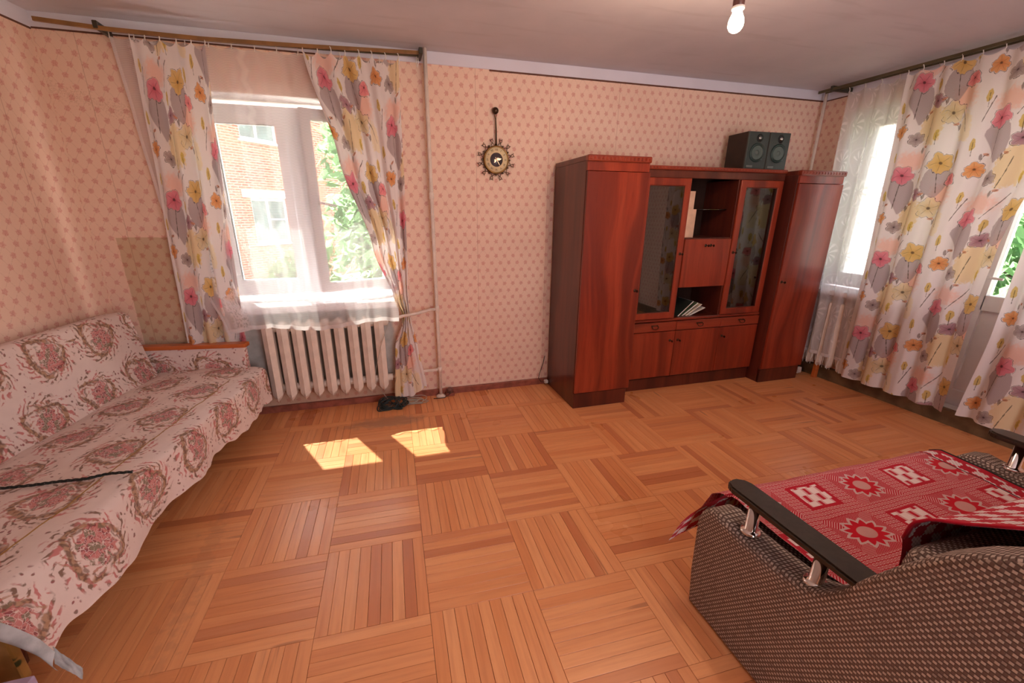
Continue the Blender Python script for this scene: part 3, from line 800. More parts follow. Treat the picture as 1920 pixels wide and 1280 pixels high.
frame_yz('door_leaf', RY0+.055, RY1-.055, .14, 2.28, .085, XR+.13, XR+.20, M['upvc'], door1)
box('cross_rail', (XR+.13, XR+.20), (RY0+.13, RY1-.13), (.84, .95), M['upvc'], door1, .004)
box('door_panel', (XR+.155, XR+.175), (RY0+.13, RY1-.13), (.22, .85), M['upvc'], door1, .002)
box('pane', (XR+.165, XR+.172), (RY0+.13, RY1-.13), (.94, 2.20), M['glass'], door1, 0)
tube('door_handle', [(XR+.13, RY1-.10, 1.08), (XR+.09, RY1-.10, 1.08), (XR+.085, RY1-.12, 1.08), (XR+.085, RY1-.22, 1.075)], .009, M['upvc'], door1)

# ------------------------------------------------------------------ outdoors
ground = setp(box('ground', (-40, 60), (D+.42, 70), (-3.6, -3.4), M['ground'], bev=0), kind='structure')
setp(box('yard', (XR+.4, 60), (-30, D+.42), (-3.6, -3.4), M['ground'], bev=0), kind='structure')
BT = Vector((.625, .78)).normalized(); BP = Vector((-4.8, 15.2)); BN = Vector((BT.y, -BT.x))
bld = thing('brick_building', (BP.x, BP.y, -3.4), 'red brick apartment block with white windows outside the open window', 'building', rotz=math.atan2(BT.y, BT.x))
def bl(fn, *a, **k):
    par = k.pop('par', bld); o = fn(*a, **k); o.parent = par; return o
# local x runs along the facade, local y behind it, z from the ground
wins = [(s, z) for s in (-6.2, -2.4, 1.4, 5.2, 9.0, 12.8) for z in (.7, 3.9, 7.1)]
fw = wall_holes('facade', (-9, 18), (0, 10.5), [(s, s+1.42, z, z+1.46) for s, z in wins], .5, lambda u, d, z: (u, d, z), [M['brick'], M['brick']])
del fw['kind']; fw.parent = bld
l = fw.data.uv_layers.new(name='UVMap')
for i, lp in enumerate(fw.data.loops):
    co = fw.data.vertices[lp.vertex_index].co; l.data[i].uv = (co.x+co.y, co.z)
bl(box, 'side_wall', (-9, -8.5), (.5, 9), (0, 10.5), M['brick'], bev=0); bl(box, 'roof', (-9.3, 18.3), (-.3, 9), (10.5, 10.9), M['concrete'], bev=.02)
for s, z in wins:
    w = bl(frame_rect, 'window', s, s+1.42, z, z+1.46, .09, .10, .18, M['far_white'])
    bl(box, 'transom', (s+.62, s+.72), (.11, .17), (z+.08, z+1.38), M['far_white'], bev=.01, par=w)
    bl(box, 'transom', (s+.71, s+1.34), (.12, .165), (z+.74, z+.80), M['far_white'], bev=.01, par=w)
    bl(box, 'pane', (s+.08, s+1.34), (.135, .15), (z+.08, z+1.38), M['far_glass'], bev=0, par=w)
    bl(box, 'lintel', (s-.28, s+1.62), (-.04, .10), (z+1.46, z+1.70), M['far_white'], bev=.01)
    bl(box, 'ledge', (s-.08, s+1.5), (-.08, .10), (z-.07, z), M['far_white'], bev=.01)
def tree(name, label, x, y, zb, h, rad, nleaf, mat, cat, seed, leaf=.16, group=None):
    rr = random.Random(seed); t = thing(name, (x, y, zb), label, cat, group)
    tube('trunk', [(0, 0, 0), (.05, .03, h*.3), (-.03, .06, h*.6), (.02, 0, h*.85)], [.13, .10, .07, .03], M['bark'], t, world=False)
    for k in range(5):
        a = k*1.26+rr.random(); z0 = h*(.3+.09*k)
        tube('branch', [(0, 0, z0), (math.cos(a)*rad*.4, math.sin(a)*rad*.4, z0+h*.12), (math.cos(a)*rad*.75, math.sin(a)*rad*.75, z0+h*.2)], [.05, .03, .012], M['bark'], t, n=6, world=False)
    vv, ff = [], []
    blobs = [(rr.uniform(-.5, .5)*rad, rr.uniform(-.5, .5)*rad, h*rr.uniform(.42, .85), rad*rr.uniform(.4, .62)) for _ in range(14)]
    for _ in range(nleaf):
        bx, by, bz, br = rr.choice(blobs)
        d = Vector((rr.gauss(0, 1), rr.gauss(0, 1), rr.gauss(0, 1))).normalized()*br*rr.random()**.33
        c = Vector((bx, by, bz))+d; n = Vector((rr.gauss(0, 1), rr.gauss(0, 1), rr.gauss(.6, 1))).normalized(); a = n.orthogonal().normalized(); b = n.cross(a)
        s = leaf*rr.uniform(.6, 1.2); k = len(vv)
        vv += [c-a*s, c+b*s*.45+n*s*.1, c+a*s, c-b*s*.45+n*s*.1]; ff.append((k, k+1, k+2, k+3))
    setp(mesh('foliage', vv, ff, mat, t, world=False), kind='stuff')
    return t
tree('leafy_tree', 'tall leafy green tree seen through the open window sash', .45, 8.6, -3.4, 7.4, 1.5, 3600, M['leaf'], 'tree', 3)
tree('garden_bush', 'round light green bush low outside the window, before the brick wall', -2.0, 12.6, -3.4, 4.2, 1.0, 2400, M['leaf2'], 'bush', 5, .12)
tree('broad_tree', 'broad green tree outside the balcony door', 9.6, 3.0, -3.4, 7.5, 2.4, 5200, M['leaf'], 'tree', 11, .2)
# ------------------------------------------------------------------ heating: radiator under the window, pipes
RX0, RPITCH, NSEC = -.838, .0972, 10
rad = thing('cast_iron_radiator', (-.4, 3.33, .12), 'cream cast-iron radiator under the open window', 'radiator')
def rad_section():
    """one column: flat front with a central keel, pointed foot and crown"""
    w, zt, zb = .0365, .735, .165
    prof = [(-w, 3.330), (-w*.97, 3.288), (-.004, 3.264), (0, 3.259), (.004, 3.264), (w*.97, 3.288), (w, 3.330), (w*.8, 3.390), (-w*.8, 3.390)]
    lv = [(zb-.03, .12, 3.300), (zb-.006, .62, None), (zb+.02, 1.0, None), (zt-.03, 1.0, None), (zt, .80, None), (zt+.016, .28, 3.31)]
    vv, ff = [], []
    n = len(prof)
    for z, k, yc in lv:
        for x, y in prof:
            keel = -.012 if abs(x) < .001 and z < zb+.01 else 0
            yy = y if yc is None else yc+(y-yc)*max(k, .25)
            vv.append((x*k, yy, z+keel))
    for i in range(len(lv)-1):
        for q in range(n): ff.append((i*n+q, i*n+(q+1) % n, (i+1)*n+(q+1) % n, (i+1)*n+q))
    ff += [tuple(range(n))[::-1], tuple((len(lv)-1)*n+q for q in range(n))]
    me = bpy.data.meshes.new('section'); me.from_pydata(vv, [], ff); me.materials.append(M['paint_rad'])
    bm = bmesh.new(); bm.from_mesh(me); bmesh.ops.recalc_face_normals(bm, faces=bm.faces[:]); bm.to_mesh(me); bm.free(); return me
sec = rad_section()
for k in range(NSEC-1):
    o = bpy.data.objects.new('section', sec); COL.objects.link(o); o.location = (RX0+k*RPITCH, 0, 0); attach(o, rad)
for z in (.225, .69):
    tube('hub', [(RX0-.03, 3.345, z), (.012, 3.345, z)], .030, M['paint_rad'], rad, 12)
tube('bracket', [(RX0+.15, 3.35, .20), (RX0+.15, 3.405, .20)], .01, M['paint_pipe'], rad); tube('bracket', [(-.2, 3.35, .20), (-.2, 3.405, .20)], .01, M['paint_pipe'], rad)
pipe = thing('heating_riser', (.40, 3.35, 0), 'cream heating pipe running floor to ceiling right of the flowered curtain', 'pipe')
tube('riser', [(.398, 3.352, z) for z in (-.005, .6, 1.2, 1.9, ZC)], .0135, M['paint_pipe'], pipe, 12)
tube('upper_branch', [(.398, 3.350, .765), (.34, 3.335, .768), (.24, 3.300, .752), (.13, 3.283, .742), (.06, 3.300, .722), (.005, 3.345, .695)], .0125, M['paint_pipe'], pipe, 10)
tube('lower_branch', [(.398, 3.352, .248), (.25, 3.352, .246), (.008, 3.345, .226)], .0125, M['paint_pipe'], pipe, 10)
for z in (.768, .248, 1.62):
    lathe('coupling', [(.013, -.024), (.019, -.020), (.019, .020), (.013, .024)], M['paint_pipe'], pipe, (.398, 3.352, z), n=14)
lathe('floor_collar', [(.04, 0), (.04, .008), (.018, .022), (.014, .022)], M['paint_pipe'], pipe, (.398, 3.352, .0), n=16)
pr = thing('corner_riser', (3.955, 3.33, 0), 'thin pale heating pipe in the corner above the tall cupboard', 'pipe')
tube('riser', [(3.945, 3.345, z) for z in (-.005, 1.0, 2.0, ZC)], .013, M['paint_pipe'], pr, 12)
tube('branch', [(3.945, 3.345, .25), (3.945, 3.15, .25)], .012, M['paint_pipe'], pr, 10)
lathe('valve', [(.012, -.03), (.022, -.026), (.024, 0), (.022, .026), (.012, .03)], M['paint_rad'], pr, (3.875, 2.955, .045), n=14)
tube('valve_stub', [(3.945, 3.345, .06), (3.90, 3.10, .05), (3.875, 2.955, .012)], .012, M['paint_pipe'], pr, 10)
rad2 = thing('window_radiator', (3.95, 2.6, .12), 'pale radiator glimpsed behind the lace tulle at the balcony window', 'radiator')
for k in range(8):
    o = bpy.data.objects.new('section', sec); COL.objects.link(o); o.parent = rad2
    o.rotation_euler = (0, 0, -PI/2); o.location = (3.985-3.35-3.95, 3.02-k*RPITCH-2.6, -.12)
for z in (.225, .69): tube('hub', [(3.972, 3.04, z), (3.972, 2.28, z)], .030, M['paint_rad'], rad2, 12)
# ------------------------------------------------------------------ curtain rails
rl = thing('curtain_rail', (-.69, 3.3, 2.5), 'brown double curtain rail along the ceiling over the open window', 'curtain rail')
def rect_bar(name, a, b, h, w, mat, parent):
    a, b = Vector(a), Vector(b); t = (b-a).normalized(); s = t.cross(Vector((0, 0, 1))).normalized(); u = s.cross(t)
    vv = [p+s*i*w/2+u*j*h/2 for p in (a, b) for i, j in ((-1, -1), (1, -1), (1, 1), (-1, 1))]
    return mesh(name, vv, [(0, 1, 2, 3), (7, 6, 5, 4), (0, 4, 5, 1), (1, 5, 6, 2), (2, 6, 7, 3), (3, 7, 4, 0)], mat, parent)
def bar_path(name, pts, h, w, mat, parent):
    vv, ff = [], []
    for p in pts: vv += [(p[0], p[1]+i*w/2, p[2]+j*h/2) for i, j in ((-1, -1), (1, -1), (1, 1), (-1, 1))]
    for k in range(len(pts)-1):
        for q in range(4): ff.append((k*4+q, k*4+(q+1) % 4, k*4+4+(q+1) % 4, k*4+4+q))
    n = len(pts)*4; ff += [(3, 2, 1, 0), (n-4, n-3, n-2, n-1)]
    return mesh(name, vv, ff, mat, parent)
bar_path('front_rail', [(-1.674, 3.262, 2.474), (-1.35, 3.264, 2.459), (-.9, 3.268, 2.457), (-.38, 3.276, 2.472), (.362, 3.29, 2.503)], .020, .012, M['rail'], rl)
bar_path('rear_rail', [(-1.66, 3.325, 2.490), (-1.35, 3.33, 2.475), (-.9, 3.335, 2.474), (-.38, 3.34, 2.486), (.362, 3.345, 2.505)], .018, .012, M['rail_green'], rl)
for x, bz in ((-1.40, 2.472), (.362, 2.503)):
    box('bracket', (x-.012, x+.012), (3.255, D), (bz-.016, bz+.022), M['rail_dark'], rl, .003)
tube('cord_loop', [(.34, 3.33, 2.49), (.335, 3.33, 2.455), (.342, 3.33, 2.43), (.35, 3.33, 2.455), (.348, 3.33, 2.485)], .003, M['hook'], rl)
rr2 = thing('curtain_rail', (3.9, 2.0, 2.5), 'dark double curtain rail above the balcony door curtains', 'curtain rail')
rect_bar('front_rail', (3.80, 3.30, 2.505), (3.80, .6, 2.505), .020, .012, M['rail_green'], rr2)
rect_bar('rear_rail', (3.88, 3.30, 2.512), (3.88, .6, 2.512), .018, .012, M['rail_green'], rr2)
for y in (3.18, 1.2): box('bracket', (3.79, XR), (y-.012, y+.012), (2.49, 2.53), M['rail_dark'], rr2, .003)
# ------------------------------------------------------------------ curtains
def drape(name, label, cat, mat, left, right, top, bottom, depth, folds, amp, width, axis='x', nu=90, nv=70, seed=0, sag=.02, group=None, hooks=(), clothz=0.0, ripple=.25, hemrag=0.0, wlist=None, alist=None):
    """left/right: (t, coordinate) lists down the cloth, t 0 at the top; depth: (t, coordinate) list; folds: pleats across"""
    def fn(a, b):
        t = 1-b
        L, R = pw(t, left), pw(t, right); n = folds
        ph = seed*1.7+.5*sn(a*2+seed, t*1.2)+a*n*2*PI
        A = amp*(.35+.65*min(1, t*3))*(1+.4*sn(a*3+seed*3, t))*(pw(t, alist) if alist else 1)
        off = A*(math.sin(ph)+ripple*math.sin(2.1*ph+1.3+t))+.010*sn(a*5+seed, t*4, 3)
        lat = A*.35*math.cos(ph)*(R-L)/max(.2, abs(R-L))*.6
        c = L+(R-L)*a+lat
        topz = top-sag*abs(math.sin(a*PI*max(1, len(hooks)-1))) if hooks else top
        zb = bottom(a) if callable(bottom) else bottom
        z = topz+(zb-topz)*t + (hemrag*sn(a*14, seed) if t > .99 else 0)
        d = pw(t, depth)+off
        U, V = (a*width if not wlist else .5*width+(a-.5)*pw(t, wlist)), (1-t)*(top-min(zb, top))+clothz
        return (c, d, z, U, V) if axis == 'x' else (d, c, z, U, V)
    e = thing(name, (0, 0, 0), label, cat, group)
    p0 = fn(.5, 0); e.location = p0[:3]
    surf('cloth', nu, nv, fn, mat, e)
    for h in hooks:
        x, y, z, U, V = fn(h, 1.0)
        v, f = tube_geo([(x, y, z-.012), (x+.004, y-.004, z+.006), (x+.002, y, z+.022), (x-.003, y+.002, z+.03)], .0028, 6)
        mesh('hook', v, f, M['hook'], e)
    return e
hk = lambda n: [i/(n-1) for i in range(n)]
drape('flowered_curtain', 'flowered curtain hanging left of the open window, hem behind the sofa armrest', 'curtain', M['curtain'],
      [(0, -1.262), (.3, -1.285), (.7, -1.33), (1, -1.35)], [(0, -.885), (.3, -.915), (.6, -.945), (1, -.975)], 2.436, .54, [(0, 3.275), (1, 3.292)], 3.4, .024, .92, nu=110, nv=80, seed=1, hooks=hk(6), sag=.03)
drape('flowered_curtain', 'flowered curtain pulled aside to the pipe right of the open window, tail near the floor', 'curtain', M['curtain'],
      [(0, -.36), (.25, -.215), (.5, -.045), (.66, .072), (.712, .122), (.74, .118), (.82, .05), (1, .018)], [(0, .215), (.3, .205), (.55, .19), (.66, .178), (.712, .178), (.74, .180), (.85, .225), (1, .278)], 2.452, lambda a: .062+.075*max(0, a-.55)/.45, [(0, 3.275), (.5, 3.285), (.66, 3.318), (.712, 3.328), (.75, 3.318), (1, 3.285)], 4.2, .022, 1.05, nu=120, nv=110, seed=2, hooks=hk(8), sag=.035, ripple=.35, wlist=[(0, 1.0), (.4, .8), (.7, .5), (.78, .42), (1, .40)], alist=[(0, 1), (.68, 1), (.80, .55), (1, .35)])
drape('window_tulle', 'sheer white net tulle across the open window, hem resting over the radiator', 'curtain', M['tulle'],
      [(0, -1.385), (.25, -1.36), (.5, -1.33), (.75, -1.22), (1, -1.07)], [(0, .22), (.4, .18), (.7, .14), (1, .09)], 2.452, lambda a: .705+.02*math.sin(a*9)-.03*max(0, .25-a)*4*.5, [(0, 3.345), (.78, 3.318), (.9, 3.262), (1, 3.232)], 9.0, .012, 2.0, nu=150, nv=60, seed=4, hooks=hk(14), sag=.012)
drape('lace_tulle', 'white patterned lace tulle with fringe at the balcony window beside the tall cupboard', 'curtain', M['lace'],
      [(0, 3.09), (.5, 3.05), (1, 3.01)], [(0, 2.35), (1, 2.30)], 2.475, .245, [(0, 3.885), (.5, 3.89), (1, 3.90)], 6.0, .022, 1.3, axis='y', nu=90, nv=60, seed=6, hooks=hk(7))
FR = bpy.data.objects['lace_tulle']
vv, ff = [], []
rr = random.Random(4)
for k in range(70):
    y = 3.005-k*.0098; x = 3.90+.02*math.sin(k*.37*2)+rr.uniform(-.006, .006); L = rr.uniform(.09, .13)
    v, f = tube_geo([(x, y, .262), (x-.004, y+rr.uniform(-.006, .006), .262-L*.5), (x+rr.uniform(-.012, .012), y+rr.uniform(-.014, .014), .262-L)], .0016, 4); b = len(vv); vv += v; ff += [tuple(q+b for q in g) for g in f]
setp(mesh('fringe', vv, ff, M['hook'], FR), kind='stuff')
drape('flowered_curtain', 'wide flowered curtain between the lace tulle and the gap at the balcony door', 'curtain', M['curtain'],
      [(0, 2.62), (.3, 2.60), (.6, 2.58), (1, 2.60)], [(0, 1.78), (.3, 1.74), (.5, 1.80), (.75, 1.81), (1, 1.80)], 2.472, .135, [(0, 3.80), (.6, 3.82), (1, 3.86)], 4.6, .030, 1.20, axis='y', nu=140, nv=70, seed=8, hooks=hk(9), sag=.02)
drape('flowered_curtain', 'flowered curtain behind the dark armrest, cut by the right edge of the picture', 'curtain', M['curtain'],
      [(0, 1.80), (.25, 1.76), (.5, 1.70), (.75, 1.70), (1, 1.735)], [(0, .75), (1, .72)], 2.472, .145, [(0, 3.805), (.6, 3.82), (1, 3.85)], 4.6, .032, 1.45, axis='y', nu=120, nv=60, seed=11, hooks=hk(10), sag=.02)
# ------------------------------------------------------------------ wall unit: two towers and the display cabinet between
def handle_key(parent, x, y, z, world=True):
    p = lathe('lock_plate', [(.012, 0), (.012, .003), (.007, .006), (.003, .006)], M['bronze'], parent, (x, y, z), axis='y', n=12)
    k = box('key', (x-.0025, x+.0025), (y-.028, y-.004), (z-.0025, z+.0025), M['bronze'], parent, .0008)
    lathe('key', [(.010, -.002), (.010, .002), (.004, .002)], M['bronze'], parent, (x, y-.034, z), axis='x', n=10)
def drop_handle(parent, x, y, z):
    box('handle_plate', (x-.032, x+.032), (y-.004, y), (z+.006, z+.016), M['bronze'], parent, .002)
    tube('handle', [(x-.028, y-.004, z+.010), (x-.030, y-.016, z+.004), (x-.022, y-.022, z-.012), (x, y-.024, z-.017), (x+.022, y-.022, z-.012), (x+.030, y-.016, z+.004), (x+.028, y-.004, z+.010)], .0032, M['bronze'], parent, 6)
def cornice(parent, x0, x1, y0, y1, z0, z1):
    box('cornice', (x0-.006, x1+.006), (y0-.016, y1), (z0, z1), M['mahogany_x'], parent, .006)
    vv, ff = [], []; n = int((x1-x0)/.030)
    for k in range(n):
        bx = x0+(k+.5)*(x1-x0)/n; b = len(vv)
        c = [(bx-.010, z0+.010), (bx+.006, z0+.010), (bx+.010, z1-.010), (bx-.006, z1-.010)]
        vv += [(p, y0-.016, q) for p, q in c]+[(p*.5+bx*.5, y0-.020, q*.6+(z0+z1)*.2) for p, q in c]
        ff += [(b, b+1, b+5, b+4), (b+1, b+2, b+6, b+5), (b+2, b+3, b+7, b+6), (b+3, b, b+4, b+7), (b+4, b+5, b+6, b+7)]
    setp(mesh('cornice_carving', vv, ff, M['mahogany'], parent), kind='stuff')
def tower(label, x0, x1, y0, y1, zt, hinge):
    t = thing('tall_cupboard', ((x0+x1)/2, (y0+y1)/2, 0), label, 'cupboard')
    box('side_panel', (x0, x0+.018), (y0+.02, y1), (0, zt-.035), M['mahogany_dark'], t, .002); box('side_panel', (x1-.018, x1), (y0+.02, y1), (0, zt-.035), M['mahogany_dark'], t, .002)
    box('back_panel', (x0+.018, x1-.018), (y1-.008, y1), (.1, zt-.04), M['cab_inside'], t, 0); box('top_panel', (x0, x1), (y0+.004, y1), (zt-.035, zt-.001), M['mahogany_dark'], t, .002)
    box('plinth', (x0, x1-.012), (y0+.004, y0+.03), (0, .128), M['mahogany_dark'], t, .002)
    box('bottom_panel', (x0+.018, x1-.018), (y0+.03, y1), (.11, .128), M['cab_inside'], t, 0)
    box('fascia', (x0, x1), (y0, y0+.02), (zt-.098, zt-.038), M['mahogany'], t, .002)
    d = box('door', (x0+.004, x1+.010), (y0-.002, y0+.018), (.132, zt-.101), M['mahogany'], t, .002)
    cornice(t, x0, x1, y0, y0+.03, zt-.040, zt)
    hx = x1-.022 if hinge == 'l' else x0+.028
    handle_key(d, hx, y0-.002, .94)
    return t
tower('tall mahogany cupboard nearest the window, its bare side panel showing', 1.392, 1.872, 2.82, 3.385, 1.875, 'l')
tower('tall mahogany cupboard against the lace tulle in the corner', 3.300, 3.765, 2.87, 3.385, 1.835, 'r')
mid = thing('display_cabinet', (2.6, 3.2, 0), 'mahogany display cabinet with two glass doors between the tall cupboards', 'cabinet')
MX0, MX1, MY, MT = 1.886, 3.292, 3.0, 1.845
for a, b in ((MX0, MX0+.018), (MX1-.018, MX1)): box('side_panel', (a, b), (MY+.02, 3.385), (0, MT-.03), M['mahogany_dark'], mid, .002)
for x in (2.372, 2.842): box('divider', (x-.009, x+.009), (MY+.004, 3.375), (.64, 1.762), M['mahogany_dark'], mid, .002)
box('back_panel', (MX0+.018, MX1-.018), (3.376, 3.384), (.12, MT-.04), M['cab_inside'], mid, 0)
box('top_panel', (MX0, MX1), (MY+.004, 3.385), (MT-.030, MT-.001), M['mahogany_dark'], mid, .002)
box('fascia', (MX0, MX1), (MY+.004, MY+.022), (1.762, MT-.030), M['mahogany_dx'], mid, .002)
cornice(mid, MX0, MX1, MY+.006, MY+.03, MT-.028, MT)
box('shelf', (MX0+.018, MX1-.018), (MY+.012, 3.376), (.628, .650), M['mahogany_dark'], mid, .002)
box('shelf', (2.381, 2.833), (MY+.004, 3.376), (1.296, 1.314), M['mahogany_dark'], mid, .002); box('shelf', (2.381, 2.833), (MY+.02, 3.376), (.905, .918), M['mahogany_dark'], mid, .002)
box('ledge', (MX0+.002, MX1-.002), (MY-.010, MY+.03), (.627, .650), M['mahogany_x'], mid, .006)
box('glass_shelf', (2.385, 2.829), (MY+.09, 3.37), (1.532, 1.537), M['cab_glass'], mid, 0)
for x0, x1 in ((MX0+.02, 2.363), (2.851, MX1-.02)):
    for z in (.90, 1.39): box('glass_shelf', (x0+.002, x1-.002), (MY+.07, 3.37), (z, z+.005), M['cab_glass'], mid, 0)
for x0, x1, kx in ((1.945, 2.370, 2.343), (2.844, 3.272, 2.870)):
    d = frame_rect('glass_door', x0, x1, .653, 1.760, .056, MY-.016, MY+.004, M['mahogany'], mid)
    frame_rect('bead', x0+.052, x1-.052, .705, 1.708, .008, MY-.012, MY+.003, M['mahogany_dark'], d)
    box('pane', (x0+.054, x1-.054), (MY-.008, MY-.004), (.707, 1.706), M['cab_glass'], d, 0)
    handle_key(d, kx, MY-.016, 1.19)
fl = box('flap_door', (2.380, 2.834), (MY-.014, MY+.004), (.912, 1.304), M['mahogany'], mid, .002)
for x in (2.585, 2.635): handle_key(fl, x, MY-.014, 1.252)
DXS = ((1.892, 2.402), (2.406, 2.868), (2.872, 3.288))
for k, (x0, x1) in enumerate(DXS):
    dr = box('drawer', (x0, x1), (MY-.016, MY+.25), (.543, .622), M['mahogany_x'], mid, .003)
    drop_handle(dr, (2.185, 2.637, 3.085)[k], MY-.016, .585)
    d = box('door', (x0, x1), (MY-.014, MY+.004), (.122, .537), M['mahogany'], mid, .002)
    handle_key(d, (x1-.045, x0+.03, x0+.03)[k], MY-.014, .455)
box('plinth', (MX0, MX1), (MY+.012, MY+.032), (0, .116), M['mahogany_dark'], mid, .002); box('bottom_panel', (MX0+.018, MX1-.018), (MY+.01, 3.376), (.105, .120), M['cab_inside'], mid, 0)
# things in the cabinet
gl = begin('clear_glassware'); shader_out(mixsh(.65, bsdf('Transparent', (.93, .96, .95, 1)), bsdf('Glossy', (1, 1, 1, 1), .03)))
for k, (x, lab) in enumerate(((2.100, 'clear cocktail glass behind the cabinet glass, nearer the tall cupboard'), (2.182, 'clear cocktail glass behind the cabinet glass, nearer the door key'))):
    setp(lathe('cocktail_glass', [(.026, 0), (.025, .003), (.004, .007), (.004, .034), (.012, .045), (.034, .085), (.033, .085), (.010, .047)], gl, None, (x, 3.10, .9055), n=20), lab, 'glass', 'cocktail glasses in the cabinet')
setp(box('cream_card', (2.392, 2.496), (3.046, 3.052), (1.3145, 1.535), M['card'], bev=.001), 'cream card standing in the open upper niche of the cabinet', 'card')
setp(box('cream_card', (2.392, 2.478), (3.062, 3.068), (1.3145, 1.672), M['card'], bev=.001), 'taller cream card behind the shorter one in the upper niche of the cabinet', 'card')
def leaning(name, lab, cat, x, z0, w, h, t, ang, mat, y0=3.05, yl=.2):
    """a book or paper leaning in the niche: w thickness along its short side"""
    e = thing(name, (x, y0, z0), lab, cat, 'papers leaning in the lower niche')
    o = box('cover', (0, t), (0, yl), (0, h), mat, None, .0015); o.parent = e; o.rotation_euler = (0, ang, 0)
    p = box('pages', (t*.2, t*.8), (-.002, yl-.006), (.004, h+.002), M['paper_white'], None, 0); p.parent = o
    return e
leaning('thin_book', 'dark thin book leaning leftmost in the lower niche', 'book', 2.45, .6505, .02, .19, .012, .85, M['book_dark'])
leaning('thin_book', 'green thin book leaning second in the lower niche', 'book', 2.49, .6505, .02, .19, .014, .95, M['book_green'])
leaning('magazine', 'pale magazine leaning third in the lower niche', 'magazine', 2.535, .6505, .02, .18, .010, 1.02, M['paper'])
leaning('magazine', 'white crumpled brochure lying front in the lower niche', 'magazine', 2.57, .6505, .02, .17, .008, 1.2, M['paper_white'])
# ------------------------------------------------------------------ loudspeakers on the cabinet
def speaker(lab, x0, x1, y0, rot):
    w = x1-x0; e = thing('loudspeaker', ((x0+x1)/2, y0, MT), lab, 'loudspeaker', 'loudspeakers on the display cabinet', rot)
    def L(fn, *a, **k): o = fn(*a, **k); o.parent = k.get('parent') or e; return o
    h, dp = .288, .235
    L(box, 'body', (-w/2, w/2), (.012, dp), (.004, h), M['speaker_wood'], bev=.003)
    L(box, 'front', (-w/2+.001, w/2-.001), (0, .012), (.005, h-.001), M['speaker_front'], bev=.004)
    for sx in (-.07, .07):
        for sy in (.03, .2): L(lathe, 'foot', [(.012, 0), (.012, .0045)], M['black_plastic'], centre=(sx, sy, 0), n=10)
    L(lathe, 'woofer_ring', [(.072, 0), (.072, .004), (.066, .007), (.058, .005), (.056, .001)], M['speaker_ring'], centre=(0, 0, .132), axis='y', n=28)
    L(lathe, 'woofer_cone', [(.056, .002), (.050, .0045), (.045, .002), (.020, .0008), (.019, .003), (.010, .007), (.002, .008)], M['speaker_cone'], centre=(0, -.001, .132), axis='y', n=28)
    L(lathe, 'tweeter_ring', [(.030, 0), (.030, .003), (.020, .005), (.018, .001)], M['black_plastic'], centre=(.006, 0, .240), axis='y', n=20)
    L(lathe, 'tweeter_dome', [(.016, .001), (.013, .006), (.007, .010), (.001, .0115)], M['silver'], centre=(.006, 0, .240), axis='y', n=16)
    for a in (.8, 2.35, 3.93, 5.5): L(lathe, 'screw', [(.009, 0), (.009, .004), (.006, .0055)], M['badge'] if a > 5 else M['speaker_ring'], centre=(.066*math.cos(a), 0, .132+.066*math.sin(a)), axis='y', n=8)
    L(box, 'badge', (-w/2+.018, -w/2+.075), (-.003, .001), (.018, .036), M['badge'], bev=.001)
speaker('black loudspeaker on the display cabinet with its brown side showing', 2.935, 3.135, 3.085, math.radians(-2)); speaker('black loudspeaker on the display cabinet nearer the corner pipe', 3.145, 3.345, 3.078, math.radians(-2))
# ------------------------------------------------------------------ wall clock
ck = thing('wall_clock', (.905, 3.39, 1.885), 'round bronze wall clock with curled iron rim hanging from a knob', 'clock')
CX, CY_, CZ = .905, 3.385, 1.885
lathe('case', [(.098, 0), (.100, .014), (.097, .024), (.092, .027), (.087, .024), (.086, .020)], M['brassy'], ck, (CX, CY_+.018, CZ), axis='y', n=48)
lathe('dial', [(.087, .019), (.087, .0235), (.001, .0235)], M['dial'], ck, (CX, CY_+.018, CZ), axis='y', n=48)
lathe('dial_centre', [(.050, .0232), (.049, .0245), (.001, .0245)], M['dial_dark'], ck, (CX, CY_+.018, CZ), axis='y', n=40)
NUM = ['XII', 'I', 'II', 'III', 'IV', 'V', 'VI', 'VII', 'VIII', 'IX', 'X', 'XI']
for k, s in enumerate(NUM):
    a = k*PI/6; cu = bpy.data.curves.new('numeral', 'FONT'); cu.body = s; cu.size = .021; cu.align_x = 'CENTER'; cu.align_y = 'CENTER'; cu.extrude = .0004; cu.space_character = .9
    cu.materials.append(M['dial_num']); o = bpy.data.objects.new('numeral', cu); COL.objects.link(o); attach(o, ck)
    o.location = (CX+.069*math.sin(a), CY_-.0064, CZ+.069*math.cos(a)); o.rotation_euler = (PI/2, -a if False else 0, 0)
    o.rotation_euler = (Matrix.Rotation(a, 3, 'Y') @ Matrix.Rotation(PI/2, 3, 'X')).to_euler()
    me = bpy.data.meshes.new_from_object(o); COL.objects.unlink(o)
    q = bpy.data.objects.new('numeral_mark', me); COL.objects.link(q); attach(q, ck); q.location = o.location; q.rotation_euler = o.rotation_euler; bpy.data.objects.remove(o)
def hand(name, a, L, w, y):
    d = Vector((math.sin(a), math.cos(a))); s = Vector((d.y, -d.x)); pts = [d*-.018+s*w*.5, d*-.018-s*w*.5, d*L*.55-s*w*1.4, d*L, d*L*.55+s*w*1.4]
    vv = [(CX+p.x, y, CZ+p.y) for p in pts]+[(CX+p.x, y+.0012, CZ+p.y) for p in pts]
    mesh(name, vv, [(4, 3, 2, 1, 0), (5, 6, 7, 8, 9)]+[(i, (i+1) % 5, 5+(i+1) % 5, 5+i) for i in range(5)], M['dial_hand'], ck)
hand('hour_hand', math.radians(80), .040, .0055, CY_-.0105); hand('minute_hand', math.radians(222), .030, .004, CY_-.0120); hand('second_hand', math.radians(148), .052, .0012, CY_-.0135)
lathe('hand_boss', [(.006, 0), (.006, .006), (.003, .008)], M['dial_hand'], ck, (CX, CY_-.008, CZ), axis='y', n=14)
